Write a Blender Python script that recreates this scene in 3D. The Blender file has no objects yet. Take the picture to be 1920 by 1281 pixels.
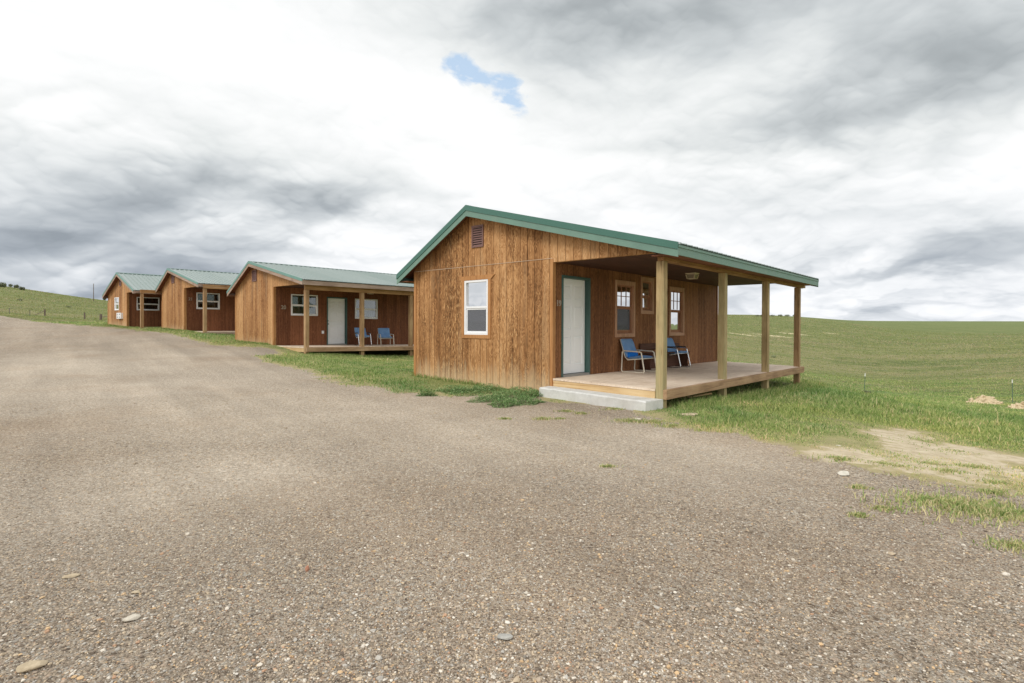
import bpy, math, random
import numpy as np
from mathutils import Matrix, Vector
random.seed(7); rng = np.random.default_rng(7)
C = bpy.context.scene.collection
sc = bpy.context.scene

# ------------------------------------------------------------------ camera
FPX, PITCH, ROLL, CY, YAW = 1050.1, -.0084, .0040, 622.26, .728
cp, sp, cr, sr = math.cos(PITCH), math.sin(PITCH), math.cos(ROLL), math.sin(ROLL)
Fw = np.array([0, cp, sp]); Up0 = np.array([0, -sp, cp]); R0 = np.array([1., 0, 0])
Rt = cr*R0+sr*Up0; Up = -sr*R0+cr*Up0
cd = bpy.data.cameras.new('camera'); cam = bpy.data.objects.new('camera', cd); C.objects.link(cam)
cam.matrix_world = Matrix(((Rt[0], Up[0], -Fw[0], 0), (Rt[1], Up[1], -Fw[1], 0), (Rt[2], Up[2], -Fw[2], 0), (0, 0, 0, 1)))
cd.sensor_width = 36; cd.lens = FPX/1920*36; cd.shift_y = -(640.5-CY)/1920
cd.clip_start = .05; cd.clip_end = 20000
sc.camera = cam
sc.view_settings.view_transform = 'Standard'; sc.view_settings.look = 'None'
sc.view_settings.gamma = 1; sc.view_settings.exposure = 0.14

def ray(x, y): return Fw+Rt*(x-960)/FPX+Up*(CY-y)/FPX
def at(x, y, D): return ray(x, y)*D

# ------------------------------------------------------------------ node helper
class NT:
    def __init__(s, tree): s.t = tree; s.n = tree.nodes; s.l = tree.links
    def new(s, k, **kw):
        n = s.n.new(k)
        for a, b in kw.items(): setattr(n, a, b)
        return n
    def set(s, inp, v):
        if isinstance(v, bpy.types.NodeSocket): s.l.new(v, inp)
        else:
            if isinstance(v, (tuple, list)) and inp.type == 'RGBA' and len(v) == 3: v = (*v, 1)
            if inp.type == 'RGBA' and isinstance(v, (int, float)): v = (v, v, v, 1)
            inp.default_value = v
    def m(s, op, a, b=0., c=None, clamp=False):
        n = s.new('ShaderNodeMath', operation=op, use_clamp=clamp)
        s.set(n.inputs[0], a); s.set(n.inputs[1], b)
        if c is not None: s.set(n.inputs[2], c)
        return n.outputs[0]
    def vm(s, op, a, b=(0, 0, 0)):
        n = s.new('ShaderNodeVectorMath', operation=op); s.set(n.inputs[0], a); s.set(n.inputs[1], b); return n.outputs[0]
    def sep(s, v): n = s.new('ShaderNodeSeparateXYZ'); s.set(n.inputs[0], v); return n.outputs
    def comb(s, x, y, z):
        n = s.new('ShaderNodeCombineXYZ'); s.set(n.inputs[0], x); s.set(n.inputs[1], y); s.set(n.inputs[2], z); return n.outputs[0]
    def noise(s, v, sc=1., det=2., rough=.5, dist=0., col=False):
        n = s.new('ShaderNodeTexNoise'); s.set(n.inputs['Vector'], v); s.set(n.inputs['Scale'], sc)
        n.inputs['Detail'].default_value = det; n.inputs['Roughness'].default_value = rough; n.inputs['Distortion'].default_value = dist
        return n.outputs['Color' if col else 'Fac']
    def vor(s, v, sc=1., feat='F1', rnd=1.):
        n = s.new('ShaderNodeTexVoronoi', feature=feat); s.set(n.inputs['Vector'], v); s.set(n.inputs['Scale'], sc)
        n.inputs['Randomness'].default_value = rnd
        return n.outputs
    def white(s, v):
        n = s.new('ShaderNodeTexWhiteNoise', noise_dimensions='3D'); s.set(n.inputs['Vector'], v); return n.outputs
    def mr(s, v, a, b, c=0., d=1., smooth=False):
        n = s.new('ShaderNodeMapRange'); n.clamp = True
        if smooth: n.interpolation_type = 'SMOOTHSTEP'
        for i, q in enumerate((v, a, b, c, d)): s.set(n.inputs[i], q)
        return n.outputs[0]
    def mix(s, f, a, b, mode='MIX'):
        n = s.new('ShaderNodeMix', data_type='RGBA', blend_type=mode)
        s.set(n.inputs[0], f); s.set(n.inputs[6], a); s.set(n.inputs[7], b); return n.outputs[2]
    def ramp(s, f, stops, interp='LINEAR'):
        n = s.new('ShaderNodeValToRGB'); cr_ = n.color_ramp; cr_.interpolation = interp
        while len(cr_.elements) < len(stops): cr_.elements.new(.5)
        for e, (p, c) in zip(cr_.elements, stops): e.position = p; e.color = (*c, 1)
        s.set(n.inputs[0], f); return n.outputs[0]
    def bump(s, h, st=.5, d=.01, nrm=None):
        n = s.new('ShaderNodeBump'); n.inputs['Strength'].default_value = st; n.inputs['Distance'].default_value = d
        s.set(n.inputs['Height'], h)
        if nrm is not None: s.set(n.inputs['Normal'], nrm)
        return n.outputs[0]
def S(r, g, b):
    f = lambda v: ((v/255+.055)/1.055)**2.4 if v > 10 else v/255/12.92
    return (f(r), f(g), f(b))

# ------------------------------------------------------------------ world: broken overcast
SUN_EL, SUN_AZ = math.radians(44), math.radians(-140)   # azimuth from +Y towards +X
w = bpy.data.worlds.new('World'); sc.world = w; w.use_nodes = True
nt = NT(w.node_tree); nt.n.clear()
out = nt.new('ShaderNodeOutputWorld'); bg = nt.new('ShaderNodeBackground'); bg.inputs[1].default_value = .1
nt.l.new(bg.outputs[0], out.inputs[0])
sky = nt.new('ShaderNodeTexSky', sky_type='NISHITA'); sky.sun_disc = False; sky.sun_elevation = SUN_EL; sky.sun_rotation = SUN_AZ
tc = nt.new('ShaderNodeTexCoord'); dx, dy, dz = nt.sep(tc.outputs['Generated'])
zc = nt.m('MAXIMUM', dz, 0.)
den = nt.m('ADD', zc, .20)
pc = nt.comb(nt.m('DIVIDE', dx, den), nt.m('DIVIDE', dy, den), 0.)
AZ = nt.m('MULTIPLY', nt.m('ARCTAN2', dx, dy), 57.2958)
EL = nt.m('MULTIPLY', nt.m('ARCSINE', dz), 57.2958)
n1 = nt.noise(pc, 1.5, 7., .55, .3); n2 = nt.noise(nt.vm('ADD', pc, (7.3, 2.1, 0)), 3.6, 6., .6, .2)
wa = nt.sep(nt.noise(nt.vm('ADD', pc, (3.1, 9.7, 1.)), 1.3, 5., .6, col=True))
azw = nt.m('ADD', AZ, nt.m('MULTIPLY', nt.m('SUBTRACT', wa[0], .5), 16.))
elw = nt.m('ADD', EL, nt.m('MULTIPLY', nt.m('SUBTRACT', wa[1], .5), 9.))
def azel(px, py):
    r = ray(px, py); r = r/np.linalg.norm(r); return math.degrees(math.atan2(r[0], r[1])), math.degrees(math.asin(r[2]))
def blob(px, py, sx, sy, amp, tilt=0.):
    a, e = azel(px, py); k = 1/18.3
    da = nt.m('SUBTRACT', azw, a); de = nt.m('SUBTRACT', elw, e)
    if tilt:
        ct, st_ = math.cos(tilt), math.sin(tilt)
        da, de = (nt.m('ADD', nt.m('MULTIPLY', da, ct), nt.m('MULTIPLY', de, st_)),
                  nt.m('SUBTRACT', nt.m('MULTIPLY', de, ct), nt.m('MULTIPLY', da, st_)))
    q = nt.m('ADD', nt.m('POWER', nt.m('DIVIDE', nt.m('ABSOLUTE', da), sx*k), 2.), nt.m('POWER', nt.m('DIVIDE', nt.m('ABSOLUTE', de), sy*k), 2.))
    return nt.m('MULTIPLY', nt.m('EXPONENT', nt.m('MULTIPLY', q, -1.)), amp)
dark = 0.
for b in [(1200, 0, 430, 90, 1.12, 0.), (1850, 70, 320, 110, .74, .2), (1500, 200, 240, 70, .5, 0.), (330, 330, 330, 62, .52, 0.),
          (540, 380, 120, 34, .66, -.1), (170, 400, 260, 40, .62, 0.), (60, 490, 300, 50, .78, 0.), (330, 475, 230, 34, .55, 0.), (120, 200, 260, 60, .16, 0.),
          (1700, 500, 200, 16, .45, 0.), (1850, 460, 90, 22, .5, 0.), (1330, 300, 160, 40, .2, 0.), (90, 540, 260, 16, .6, 0.),
          (700, 420, 160, 30, .25, 0.), (1450, 440, 240, 20, .22, 0.), (1780, 560, 260, 10, .35, 0.), (1600, 330, 260, 30, .22, 0.)]:
    dark = nt.m('ADD', dark, blob(*b))
lump = nt.m('ADD', nt.m('MULTIPLY', nt.m('SUBTRACT', n1, .5), 1.1), nt.m('MULTIPLY', nt.m('SUBTRACT', n2, .5), .8))
n3 = nt.noise(nt.vm('ADD', pc, (1.9, 5.3, 2.)), 9.5, 5., .6, .3)
lump = nt.m('ADD', lump, nt.m('MULTIPLY', nt.m('SUBTRACT', n3, .5), .35))
q0 = nt.comb(nt.m('DIVIDE', AZ, 15.), nt.m('DIVIDE', EL, 8.5), 0.)
qw = nt.vm('SUBTRACT', nt.noise(nt.vm('ADD', q0, (4., 2., 1.)), 1.6, 4., .55, col=True), (.5, .5, .5))
qq = nt.vm('ADD', q0, nt.vm('MULTIPLY', qw, (.30, .26, 0)))
def billow(off, dy_):
    tot = None
    for i_, (sc_, am_) in enumerate(((1.1, .5), (2.5, .28), (5.6, .15), (12., .07))):
        n_ = nt.noise(nt.vm('ADD', qq, (off[0]+i_*3.7, off[1]+i_*1.9+dy_/sc_, 0)), sc_, 0., .5)
        b_ = nt.m('MULTIPLY', nt.m('ABSOLUTE', nt.m('SUBTRACT', n_, .5)), am_*4.)
        tot = b_ if tot is None else nt.m('ADD', tot, b_)
    return tot
pa = billow((2.2, 6.1), 0.); ps = nt.m('SUBTRACT', billow((2.2, 6.1), .16), pa)
fb = nt.noise(nt.vm('ADD', q0, (9., 1., 0)), .9, 5., .5, .4)
relief = nt.m('MULTIPLY', nt.m('ADD', nt.m('MULTIPLY', ps, .8), nt.m('MULTIPLY', nt.m('SUBTRACT', .32, pa), .5)), nt.mr(EL, 9., 24., .95, .42))
lump = nt.m('ADD', nt.m('MULTIPLY', lump, .15), nt.m('ADD', nt.m('MULTIPLY', nt.m('SUBTRACT', fb, .5), 1.2), relief))
dk = nt.m('ADD', nt.m('MULTIPLY', dark, nt.m('ADD', .80, nt.m('MULTIPLY', lump, .75))), nt.m('ADD', nt.m('MULTIPLY', lump, .50), .13))
lowb = nt.mr(EL, 0., 9., 1., 0.)
lay = nt.noise(nt.comb(nt.m('DIVIDE', azw, 16.), nt.m('DIVIDE', nt.m('ADD', EL, nt.m('MULTIPLY', nt.m('SUBTRACT', pa, .3), 3.)), 2.2), 5.), 1., 3., .5)
dk = nt.m('ADD', dk, nt.m('MULTIPLY', nt.m('MULTIPLY', nt.mr(EL, 1., 14., 1., 0.), nt.mr(lay, .42, .62)), .42))
cool = nt.mr(EL, 2., 16., 1., 0.)
warmr = nt.ramp(nt.mr(dk, 0., 1.6), [(0., S(253, 253, 253)), (.12, S(243, 244, 244)), (.27, S(226, 229, 229)), (.46, S(199, 204, 206)), (.7, S(170, 176, 179)), (1., S(146, 152, 155))])
coolr = nt.ramp(nt.mr(dk, 0., 1.6), [(0., S(250, 251, 252)), (.12, S(238, 240, 243)), (.27, S(219, 223, 228)), (.46, S(193, 199, 206)), (.7, S(168, 176, 186)), (1., S(146, 155, 166))])
cc = nt.mix(cool, warmr, coolr)
# thinner, brighter cover overhead and behind
cc = nt.mix(1., cc, nt.mr(EL, 40., 75., 1.0, 1.25), 'MULTIPLY')
cc = nt.mix(1., cc, (10, 10, 10), 'MULTIPLY')
hole = nt.m('ADD', nt.m('ADD', blob(852, 118, 42, 30, 1.), blob(940, 165, 38, 32, .95)), nt.m('ADD', blob(900, 150, 50, 18, .6, -.5), blob(1530, 560, 50, 4, .0)))
hole = nt.m('MULTIPLY', nt.mr(hole, .12, .4), nt.mr(nt.m('ADD', hole, nt.m('MULTIPLY', nt.m('SUBTRACT', n3, .5), 3.2)), .40, 1.0))
blue = nt.mix(.75, sky.outputs[0], (5.2, 7.1, 9.4))
nt.l.new(nt.mix(nt.m('MULTIPLY', hole, .85), cc, blue), bg.inputs[0])

sl_ = bpy.data.lights.new('sun', 'SUN'); sl_.energy = 1.5; sl_.angle = math.radians(24); sl_.color = (1, .96, .9)
so = bpy.data.objects.new('sun', sl_); C.objects.link(so)
sd = Vector((math.sin(SUN_AZ)*math.cos(SUN_EL), math.cos(SUN_AZ)*math.cos(SUN_EL), math.sin(SUN_EL)))
so.rotation_euler = sd.to_track_quat('Z', 'Y').to_euler(); so.location = sd*50

# ------------------------------------------------------------------ object helpers
def tag(o, label=None, cat=None, group=None, kind=None):
    if label: o['label'] = label
    if cat: o['category'] = cat
    if group: o['group'] = group
    if kind: o['kind'] = kind
    return o
def empty(name, loc, rz=0.):
    o = bpy.data.objects.new(name, None); C.objects.link(o); o.location = loc; o.rotation_euler = (0, 0, rz); o.empty_display_size = .2
    return o
class MB:
    def __init__(s): s.v = []; s.f = []; s.m = []
    def add(s, vs, fs, mi=0):
        b = len(s.v); s.v += [tuple(map(float, q)) for q in vs]; s.f += [tuple(b+i for i in f) for f in fs]; s.m += [mi]*len(fs); return s
    def box(s, x0, x1, y0, y1, z0, z1, mi=0, zf=None):
        vs = [(x, y, z) for z in (z0, z1) for (x, y) in ((x0, y0), (x1, y0), (x1, y1), (x0, y1))]
        if zf: vs = [(x, y, z+zf(x, y)) for x, y, z in vs]
        return s.add(vs, [(3, 2, 1, 0), (4, 5, 6, 7), (0, 1, 5, 4), (1, 2, 6, 5), (2, 3, 7, 6), (3, 0, 4, 7)], mi)
    def hexa(s, b, t, mi=0):
        return s.add(list(b)+list(t), [(3, 2, 1, 0), (4, 5, 6, 7), (0, 1, 5, 4), (1, 2, 6, 5), (2, 3, 7, 6), (3, 0, 4, 7)], mi)
    def tube(s, pts, r, n=8, closed=False, mi=0):
        P = [Vector(p) for p in pts]; N = len(P); rings = []
        up = Vector((0, 0, 1)); prev = None
        for i in range(N):
            if closed: t = P[(i+1) % N]-P[i-1]
            else: t = P[min(i+1, N-1)]-P[max(i-1, 0)]
            t.normalize()
            if prev is None:
                a = t.orthogonal().normalized()
            else:
                a = (prev-t*prev.dot(t)).normalized()
            prev = a; b = t.cross(a)
            rr = r[i] if isinstance(r, (list, tuple)) else r
            rings.append([P[i]+(a*math.cos(k*2*math.pi/n)+b*math.sin(k*2*math.pi/n))*rr for k in range(n)])
        vs = [q for rg in rings for q in rg]; fs = []
        for i in range(N if closed else N-1):
            j = (i+1) % N
            for k in range(n):
                fs.append((i*n+k, i*n+(k+1) % n, j*n+(k+1) % n, j*n+k))
        if not closed:
            fs.append(tuple(range(n))[::-1]); fs.append(tuple((N-1)*n+k for k in range(n)))
        return s.add(vs, fs, mi)
    def build(s, name, mats, parent=None, smooth=False, bevel=0.):
        me = bpy.data.meshes.new(name); me.from_pydata(s.v, [], s.f); me.update()
        if not isinstance(mats, (list, tuple)): mats = [mats]
        for m_ in mats: me.materials.append(m_)
        if len(mats) > 1: me.polygons.foreach_set('material_index', s.m)
        if smooth: me.polygons.foreach_set('use_smooth', [True]*len(s.f))
        o = bpy.data.objects.new(name, me); C.objects.link(o)
        if parent: o.parent = parent
        if bevel:
            b = o.modifiers.new('bevel', 'BEVEL'); b.width = bevel; b.segments = 2; b.limit_method = 'ANGLE'
        return o
def fillet(pts, r, n=4, closed=False):
    out_ = []; N = len(pts)
    for i, p in enumerate(pts):
        p = Vector(p)
        if not closed and i in (0, N-1): out_.append(p); continue
        a, b = Vector(pts[i-1]), Vector(pts[(i+1) % N])
        da, db = a-p, b-p; k = min(r, da.length*.45, db.length*.45)
        A = p+da.normalized()*k; B = p+db.normalized()*k
        for j in range(n+1):
            t = j/n; out_.append(A*(1-t)**2+p*2*t*(1-t)+B*t*t)
    return out_
def text_obj(name, body, size, mat, parent, mw, depth=.006):
    cu = bpy.data.curves.new(name, 'FONT'); cu.body = body; cu.size = size; cu.extrude = depth; cu.align_x = 'CENTER'; cu.align_y = 'CENTER'
    cu.offset = .004
    to = bpy.data.objects.new(name+'_src', cu); C.objects.link(to)
    dg = bpy.context.evaluated_depsgraph_get(); me = bpy.data.meshes.new_from_object(to.evaluated_get(dg))
    bpy.data.objects.remove(to); me.materials.clear(); me.materials.append(mat)
    me.transform(mw)
    o = bpy.data.objects.new(name, me); C.objects.link(o); o.parent = parent
    return o

# ------------------------------------------------------------------ materials
def mat(name, rough=.6, spec=.5, metal=0.):
    m_ = bpy.data.materials.new(name); m_.use_nodes = True; t = NT(m_.node_tree); t.n.clear()
    o = t.new('ShaderNodeOutputMaterial'); b = t.new('ShaderNodeBsdfPrincipled'); t.l.new(b.outputs[0], o.inputs[0])
    b.inputs['Roughness'].default_value = rough; b.inputs['Specular IOR Level'].default_value = spec; b.inputs['Metallic'].default_value = metal
    t.b = b; t.out = o
    tcn = t.new('ShaderNodeTexCoord'); t.obj = tcn.outputs['Object']; t.tc = tcn
    return m_, t
def siding(name, stops, seed=0., stain=.5, fleck=.5, pale=None, grey=None, patch=None):
    m_, t = mat(name, .82, .25)
    x, y, z = t.sep(t.obj); s = t.m('ADD', x, y)
    bid = t.m('FLOOR', t.m('DIVIDE', s, .2032)); pid = t.m('FLOOR', t.m('DIVIDE', t.m('ADD', s, .4), 1.2192))
    rb = t.white(t.comb(bid, seed, 3.))[0]; rp = t.white(t.comb(pid, seed, 8.)); rpv = rp[0]
    sz = t.comb(t.m('MULTIPLY', s, 7.), seed, t.m('ADD', t.m('MULTIPLY', z, 1.15), t.m('MULTIPLY', rpv, 30.)))
    base = t.noise(sz, 1., 2.5, .55, .7)
    wig = t.noise(t.comb(t.m('MULTIPLY', s, 26.), seed, t.m('MULTIPLY', z, 5.)), 1., 3., .6)
    ph = t.m('ADD', t.m('MULTIPLY', base, 34.), t.m('MULTIPLY', wig, 2.5))
    ring = t.m('MULTIPLY', t.m('ADD', t.m('SINE', t.m('MULTIPLY', ph, 3.1416)), 1.), .5)
    fine = t.noise(t.comb(t.m('MULTIPLY', s, 170.), seed, t.m('MULTIPLY', z, 7.)), 1., 3., .65)
    big = t.noise(t.comb(t.m('MULTIPLY', s, 1.9), seed, t.m('MULTIPLY', z, .55)), 1., 4., .6)
    streak = t.noise(t.comb(t.m('MULTIPLY', s, 11.), seed+4., t.m('MULTIPLY', z, .6)), 1., 3., .6)
    v = t.m('ADD', t.m('MULTIPLY', ring, .24), t.m('MULTIPLY', fine, .36))
    v = t.m('ADD', v, t.m('MULTIPLY', t.m('SUBTRACT', big, .5), .75*stain))
    v = t.m('ADD', v, t.m('MULTIPLY', t.m('SUBTRACT', streak, .5), .9*stain))
    v = t.m('ADD', v, t.m('MULTIPLY', t.m('SUBTRACT', rb, .5), .12))
    v = t.m('ADD', v, t.m('MULTIPLY', t.m('SUBTRACT', rpv, .5), .26))
    blot = t.noise(t.comb(t.m('MULTIPLY', s, 2.6), seed+3., t.m('MULTIPLY', z, 1.7)), 1., 6., .68)
    v = t.m('ADD', v, t.m('MULTIPLY', t.m('SUBTRACT', blot, .5), .5*stain))
    v = t.m('ADD', v, .19)
    col = t.ramp(v, stops)
    # peeled, raised-grain flecks
    fl = t.noise(t.comb(t.m('MULTIPLY', s, 60.), seed+9., t.m('MULTIPLY', z, 9.)), 1., 4., .6, .5)
    zone = t.mr(t.noise(t.comb(t.m('MULTIPLY', s, 1.9), seed+2., t.m('MULTIPLY', z, .35)), 1., 2.), .47, .66)
    if patch:
        for a_, h_ in patch: zone = t.m('MAXIMUM', zone, t.m('MULTIPLY', t.mr(t.m('ABSOLUTE', t.m('SUBTRACT', t.m('ADD', s, t.m('MULTIPLY', t.m('SUBTRACT', blot, .5), .3)), a_)), h_+.1, h_-.05), t.mr(x, 4.5, 4.4)))
    flm = t.m('MULTIPLY', t.mr(fl, .56, .61), t.m('MULTIPLY', zone, fleck))
    col = t.mix(flm, col, pale or S(214, 170, 118))
    dkf = t.m('MULTIPLY', t.mr(fl, .42, .36), t.m('MULTIPLY', zone, fleck))
    col = t.mix(dkf, col, stops[0][1])
    if grey:
        gz = t.noise(t.comb(t.m('MULTIPLY', s, 3.3), seed+6., t.m('MULTIPLY', z, .5)), 1., 4., .6)
        col = t.mix(t.m('MULTIPLY', t.mr(gz, .55, .72), grey[0]), col, grey[1])
        # splash-worn paler foot of the wall
        ft = t.m('MULTIPLY', t.mr(t.m('ADD', z, t.m('MULTIPLY', t.m('SUBTRACT', streak, .5), 1.1)), .60, .10), .75)
        col = t.mix(ft, col, S(212, 186, 148))
    # knots / nail spots
    vk = t.vor(t.comb(t.m('MULTIPLY', s, 2.3), seed, t.m('MULTIPLY', z, 1.5)), 1.3)
    col = t.mix(t.m('MULTIPLY', t.mr(vk[0], .035, .02), .7), col, S(60, 38, 24))
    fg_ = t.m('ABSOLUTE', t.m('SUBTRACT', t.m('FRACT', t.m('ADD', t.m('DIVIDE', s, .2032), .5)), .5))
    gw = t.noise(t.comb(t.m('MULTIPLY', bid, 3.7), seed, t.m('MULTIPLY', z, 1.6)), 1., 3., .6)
    col = t.mix(t.m('MULTIPLY', t.mr(fg_, .034, .016), t.mr(gw, .3, .65, .3, 1.)), col, stops[0][1])  # crevice shade painted into the siding colour along each groove
    t.set(t.b.inputs['Base Color'], col)
    h = t.m('ADD', t.m('MULTIPLY', ring, .5), t.m('ADD', fine, t.m('MULTIPLY', fl, .6)))
    t.set(t.b.inputs['Normal'], t.bump(h, .5, .004))
    return m_
def lumber(name, a, b, c, axis=2, seed=0., rough=.75, green=None, scale=1.):
    m_, t = mat(name, rough, .3)
    xyz = t.sep(t.obj); k = [22.*scale]*3; k[axis] = 1.1*scale
    v = t.comb(t.m('MULTIPLY', xyz[0], k[0]), t.m('MULTIPLY', xyz[1], k[1]), t.m('MULTIPLY', xyz[2], k[2]))
    oi = t.new('ShaderNodeObjectInfo'); v = t.vm('ADD', v, t.comb(t.m('MULTIPLY', oi.outputs['Random'], 50.), seed, 0.))
    g = t.noise(v, 1., 5., .62, 1.2); f = t.noise(t.vm('MULTIPLY', v, (7, 7, 7)), 1., 2., .6)
    big = t.noise(t.obj, 1.3, 3., .6)
    q = t.m('ADD', t.m('MULTIPLY', g, .8), t.m('ADD', t.m('MULTIPLY', f, .25), t.m('MULTIPLY', t.m('SUBTRACT', big, .5), .5)))
    col = t.ramp(q, [(.28, a), (.52, b), (.8, c)])
    if green:
        gn = t.noise(t.vm('MULTIPLY', v, (.16, .16, .5)), 1., 4., .6)
        col = t.mix(t.m('MULTIPLY', t.mr(gn, .42, .66), green[0]), col, green[1])
    kn = t.vor(t.vm('MULTIPLY', v, (.25, .25, 1.2)), 1.)
    col = t.mix(t.m('MULTIPLY', t.mr(kn[0], .13, .08), .7), col, a)
    t.set(t.b.inputs['Base Color'], col); t.set(t.b.inputs['Normal'], t.bump(t.m('ADD', g, f), .4, .004))
    return m_
def deckmat():
    m_, t = mat('deck_boards', .8, .25); x, y, z = t.sep(t.obj); bi = t.m('FLOOR', t.m('DIVIDE', x, .138)); rb = t.white(t.comb(bi, 4., t.m('FLOOR', t.m('DIVIDE', y, 3.3))))[0]
    g = t.noise(t.comb(t.m('MULTIPLY', x, 40.), t.m('MULTIPLY', y, 1.5), rb), 1., 4., .65, .6); sp_ = t.noise(t.obj, 3.1, 6., .75)
    q = t.m('ADD', t.m('ADD', t.m('MULTIPLY', g, .55), t.m('MULTIPLY', sp_, .4)), t.m('MULTIPLY', t.m('SUBTRACT', rb, .5), .38))
    col = t.ramp(q, [(.2, S(150, 128, 106)), (.42, S(206, 184, 160)), (.62, S(228, 208, 186)), (.85, S(242, 230, 212))])
    e = t.m('ABSOLUTE', t.m('SUBTRACT', t.m('FRACT', t.m('DIVIDE', t.m('SUBTRACT', x, .012), .138)), .5))
    t.set(t.b.inputs['Base Color'], col); t.set(t.b.inputs['Normal'], t.bump(g, .4, .004)); return m_
DECK = deckmat()
def paint(name, col, rough=.45, var=.08, spec=.5, metal=0., bump=.05, dirt=None, nscale=3.):
    m_, t = mat(name, rough, spec, metal)
    n = t.noise(t.obj, nscale, 4., .6); n2 = t.noise(t.obj, nscale*14, 2., .6)
    c = t.mix(t.mr(n, .3, .7), tuple(q*(1-var) for q in col), tuple(min(1, q*(1+var)) for q in col))
    if dirt: c = t.mix(t.m('MULTIPLY', t.mr(t.noise(t.obj, nscale*2.3, 5., .7), .5, .75), dirt[0]), c, dirt[1])
    t.set(t.b.inputs['Base Color'], c); t.set(t.b.inputs['Roughness'], t.mr(n, .3, .7, rough*.85, min(1, rough*1.2)))
    if bump: t.set(t.b.inputs['Normal'], t.bump(n2, bump, .003))
    return m_

SID = [(0., S(66, 42, 24)), (.27, S(118, 80, 46)), (.45, S(164, 118, 74)), (.64, S(196, 150, 102)), (1., S(228, 190, 144))]
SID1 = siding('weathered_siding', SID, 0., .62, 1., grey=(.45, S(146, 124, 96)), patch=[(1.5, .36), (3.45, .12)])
SID2 = siding('pale_weathered_siding', [(0., S(92, 60, 36)), (.3, S(142, 98, 60)), (.5, S(182, 136, 90)), (.72, S(204, 160, 112)), (1., S(226, 192, 146))], 17., .5, .6, grey=(.6, S(150, 130, 104)))
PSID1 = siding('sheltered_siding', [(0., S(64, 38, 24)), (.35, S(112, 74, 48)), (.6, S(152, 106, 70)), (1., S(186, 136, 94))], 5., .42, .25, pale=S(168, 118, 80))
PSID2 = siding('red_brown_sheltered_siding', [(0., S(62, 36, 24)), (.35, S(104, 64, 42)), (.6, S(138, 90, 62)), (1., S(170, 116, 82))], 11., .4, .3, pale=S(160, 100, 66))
SOFF = lumber('soffit_plywood', S(88, 52, 36), S(122, 76, 54), S(150, 100, 74), 1, 2.)
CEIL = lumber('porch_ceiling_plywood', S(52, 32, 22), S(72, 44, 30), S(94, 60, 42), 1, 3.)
TRIMW = lumber('stained_trim', S(148, 100, 58), S(178, 128, 80), S(200, 152, 102), 2, 4.)
TRIMP = lumber('porch_window_trim', S(158, 116, 88), S(192, 150, 120), S(212, 174, 144), 2, 6.)
TRIMPH = lumber('porch_sash_wood', S(130, 86, 60), S(166, 118, 88), S(188, 142, 110), 2, 6.5)
POSTG = lumber('treated_post', S(118, 98, 64), S(176, 152, 110), S(208, 186, 142), 2, 7., green=(.55, S(144, 146, 108)))
POSTB = lumber('brown_post', S(112, 86, 58), S(162, 130, 94), S(194, 164, 124), 2, 8.)
BEAM = lumber('porch_beam_wood', S(110, 76, 46), S(158, 120, 78), S(190, 154, 108), 1, 9.)
DECK = lumber('deck_boards', S(188, 166, 142), S(224, 204, 182), S(240, 226, 206), 1, 10., scale=.8)
RIMF = lumber('fresh_rim_board', S(168, 128, 84), S(206, 176, 130), S(224, 200, 158), 0, 11., scale=.7)
RIMS = lumber('weathered_rim_board', S(112, 84, 60), S(162, 130, 98), S(196, 166, 130), 1, 12., scale=.7)
FASW = lumber('bare_fascia_board', S(120, 98, 84), S(162, 140, 124), S(188, 168, 152), 1, 13.)
FASR = lumber('bare_rake_board', S(120, 98, 84), S(162, 140, 124), S(188, 168, 152), 0, 14.)
GREEN = paint('green_trim_metal', S(66, 110, 97), .38, .06, nscale=1.2)
GREENF = paint('green_painted_fascia', S(108, 140, 126), .55, .1, nscale=1.6, dirt=(.25, S(150, 166, 150)))
GREEND = paint('green_door_frame', S(62, 92, 86), .5, .08)
ROOF = paint('green_ribbed_roof', S(140, 156, 150), .42, .07, nscale=.6, dirt=(.2, S(156, 166, 160)), spec=.5)
def _roofmat():
    m_, t = mat('green_ribbed_roof', .42, .5); x, y, z = t.sep(t.obj)
    sh = t.white(t.comb(t.m('FLOOR', t.m('DIVIDE', y, .9144)), 2., 0.))[0]; n_ = t.noise(t.comb(t.m('MULTIPLY', x, .8), t.m('MULTIPLY', y, 3.), 0.), 1., 5., .65)
    c_ = t.mix(t.m('ADD', t.m('MULTIPLY', sh, .5), t.m('MULTIPLY', n_, .5)), S(126, 142, 137), S(154, 164, 161)); c_ = t.mix(t.m('MULTIPLY', t.mr(n_, .56, .75), .35), c_, S(160, 162, 150))
    t.set(t.b.inputs['Base Color'], c_); t.set(t.b.inputs['Roughness'], t.mr(n_, .3, .7, .35, .55)); t.set(t.b.inputs['Normal'], t.bump(t.noise(t.obj, 1.6, 3.), .12, .02)); return m_
ROOF = _roofmat()
RIBE = paint('dark_rib_gap_shade', S(60, 74, 68), .8, .2)  # dark colour standing in for shade under the roof ribs
WHITE = paint('white_vinyl', S(238, 239, 240), .35, .02, bump=0)
WHITED = paint('white_door_paint', S(246, 249, 250), .4, .02, bump=.03)
CREAM = paint('cream_tube_enamel', S(222, 214, 196), .35, .04, bump=0)
CHROME = paint('chrome_tube', S(226, 228, 230), .18, .02, metal=.85, bump=0)
METAL = paint('grey_metal', S(150, 148, 144), .45, .08, metal=.6)
VENTB = paint('brown_louvre_vent', S(122, 92, 86), .6, .08)
DARK = paint('dark_void', S(40, 36, 34), .8, .1)
BLACKP = paint('black_armrest', S(44, 40, 40), .5, .1)
ALM = paint('almond_plastic', S(214, 200, 172), .5, .05)
LENS = paint('frosted_lamp_glass', S(150, 140, 118), .3, .1)
DKWOOD = lumber('dark_bench_wood', S(60, 38, 28), S(88, 58, 44), S(112, 78, 60), 1, 15.)
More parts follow.
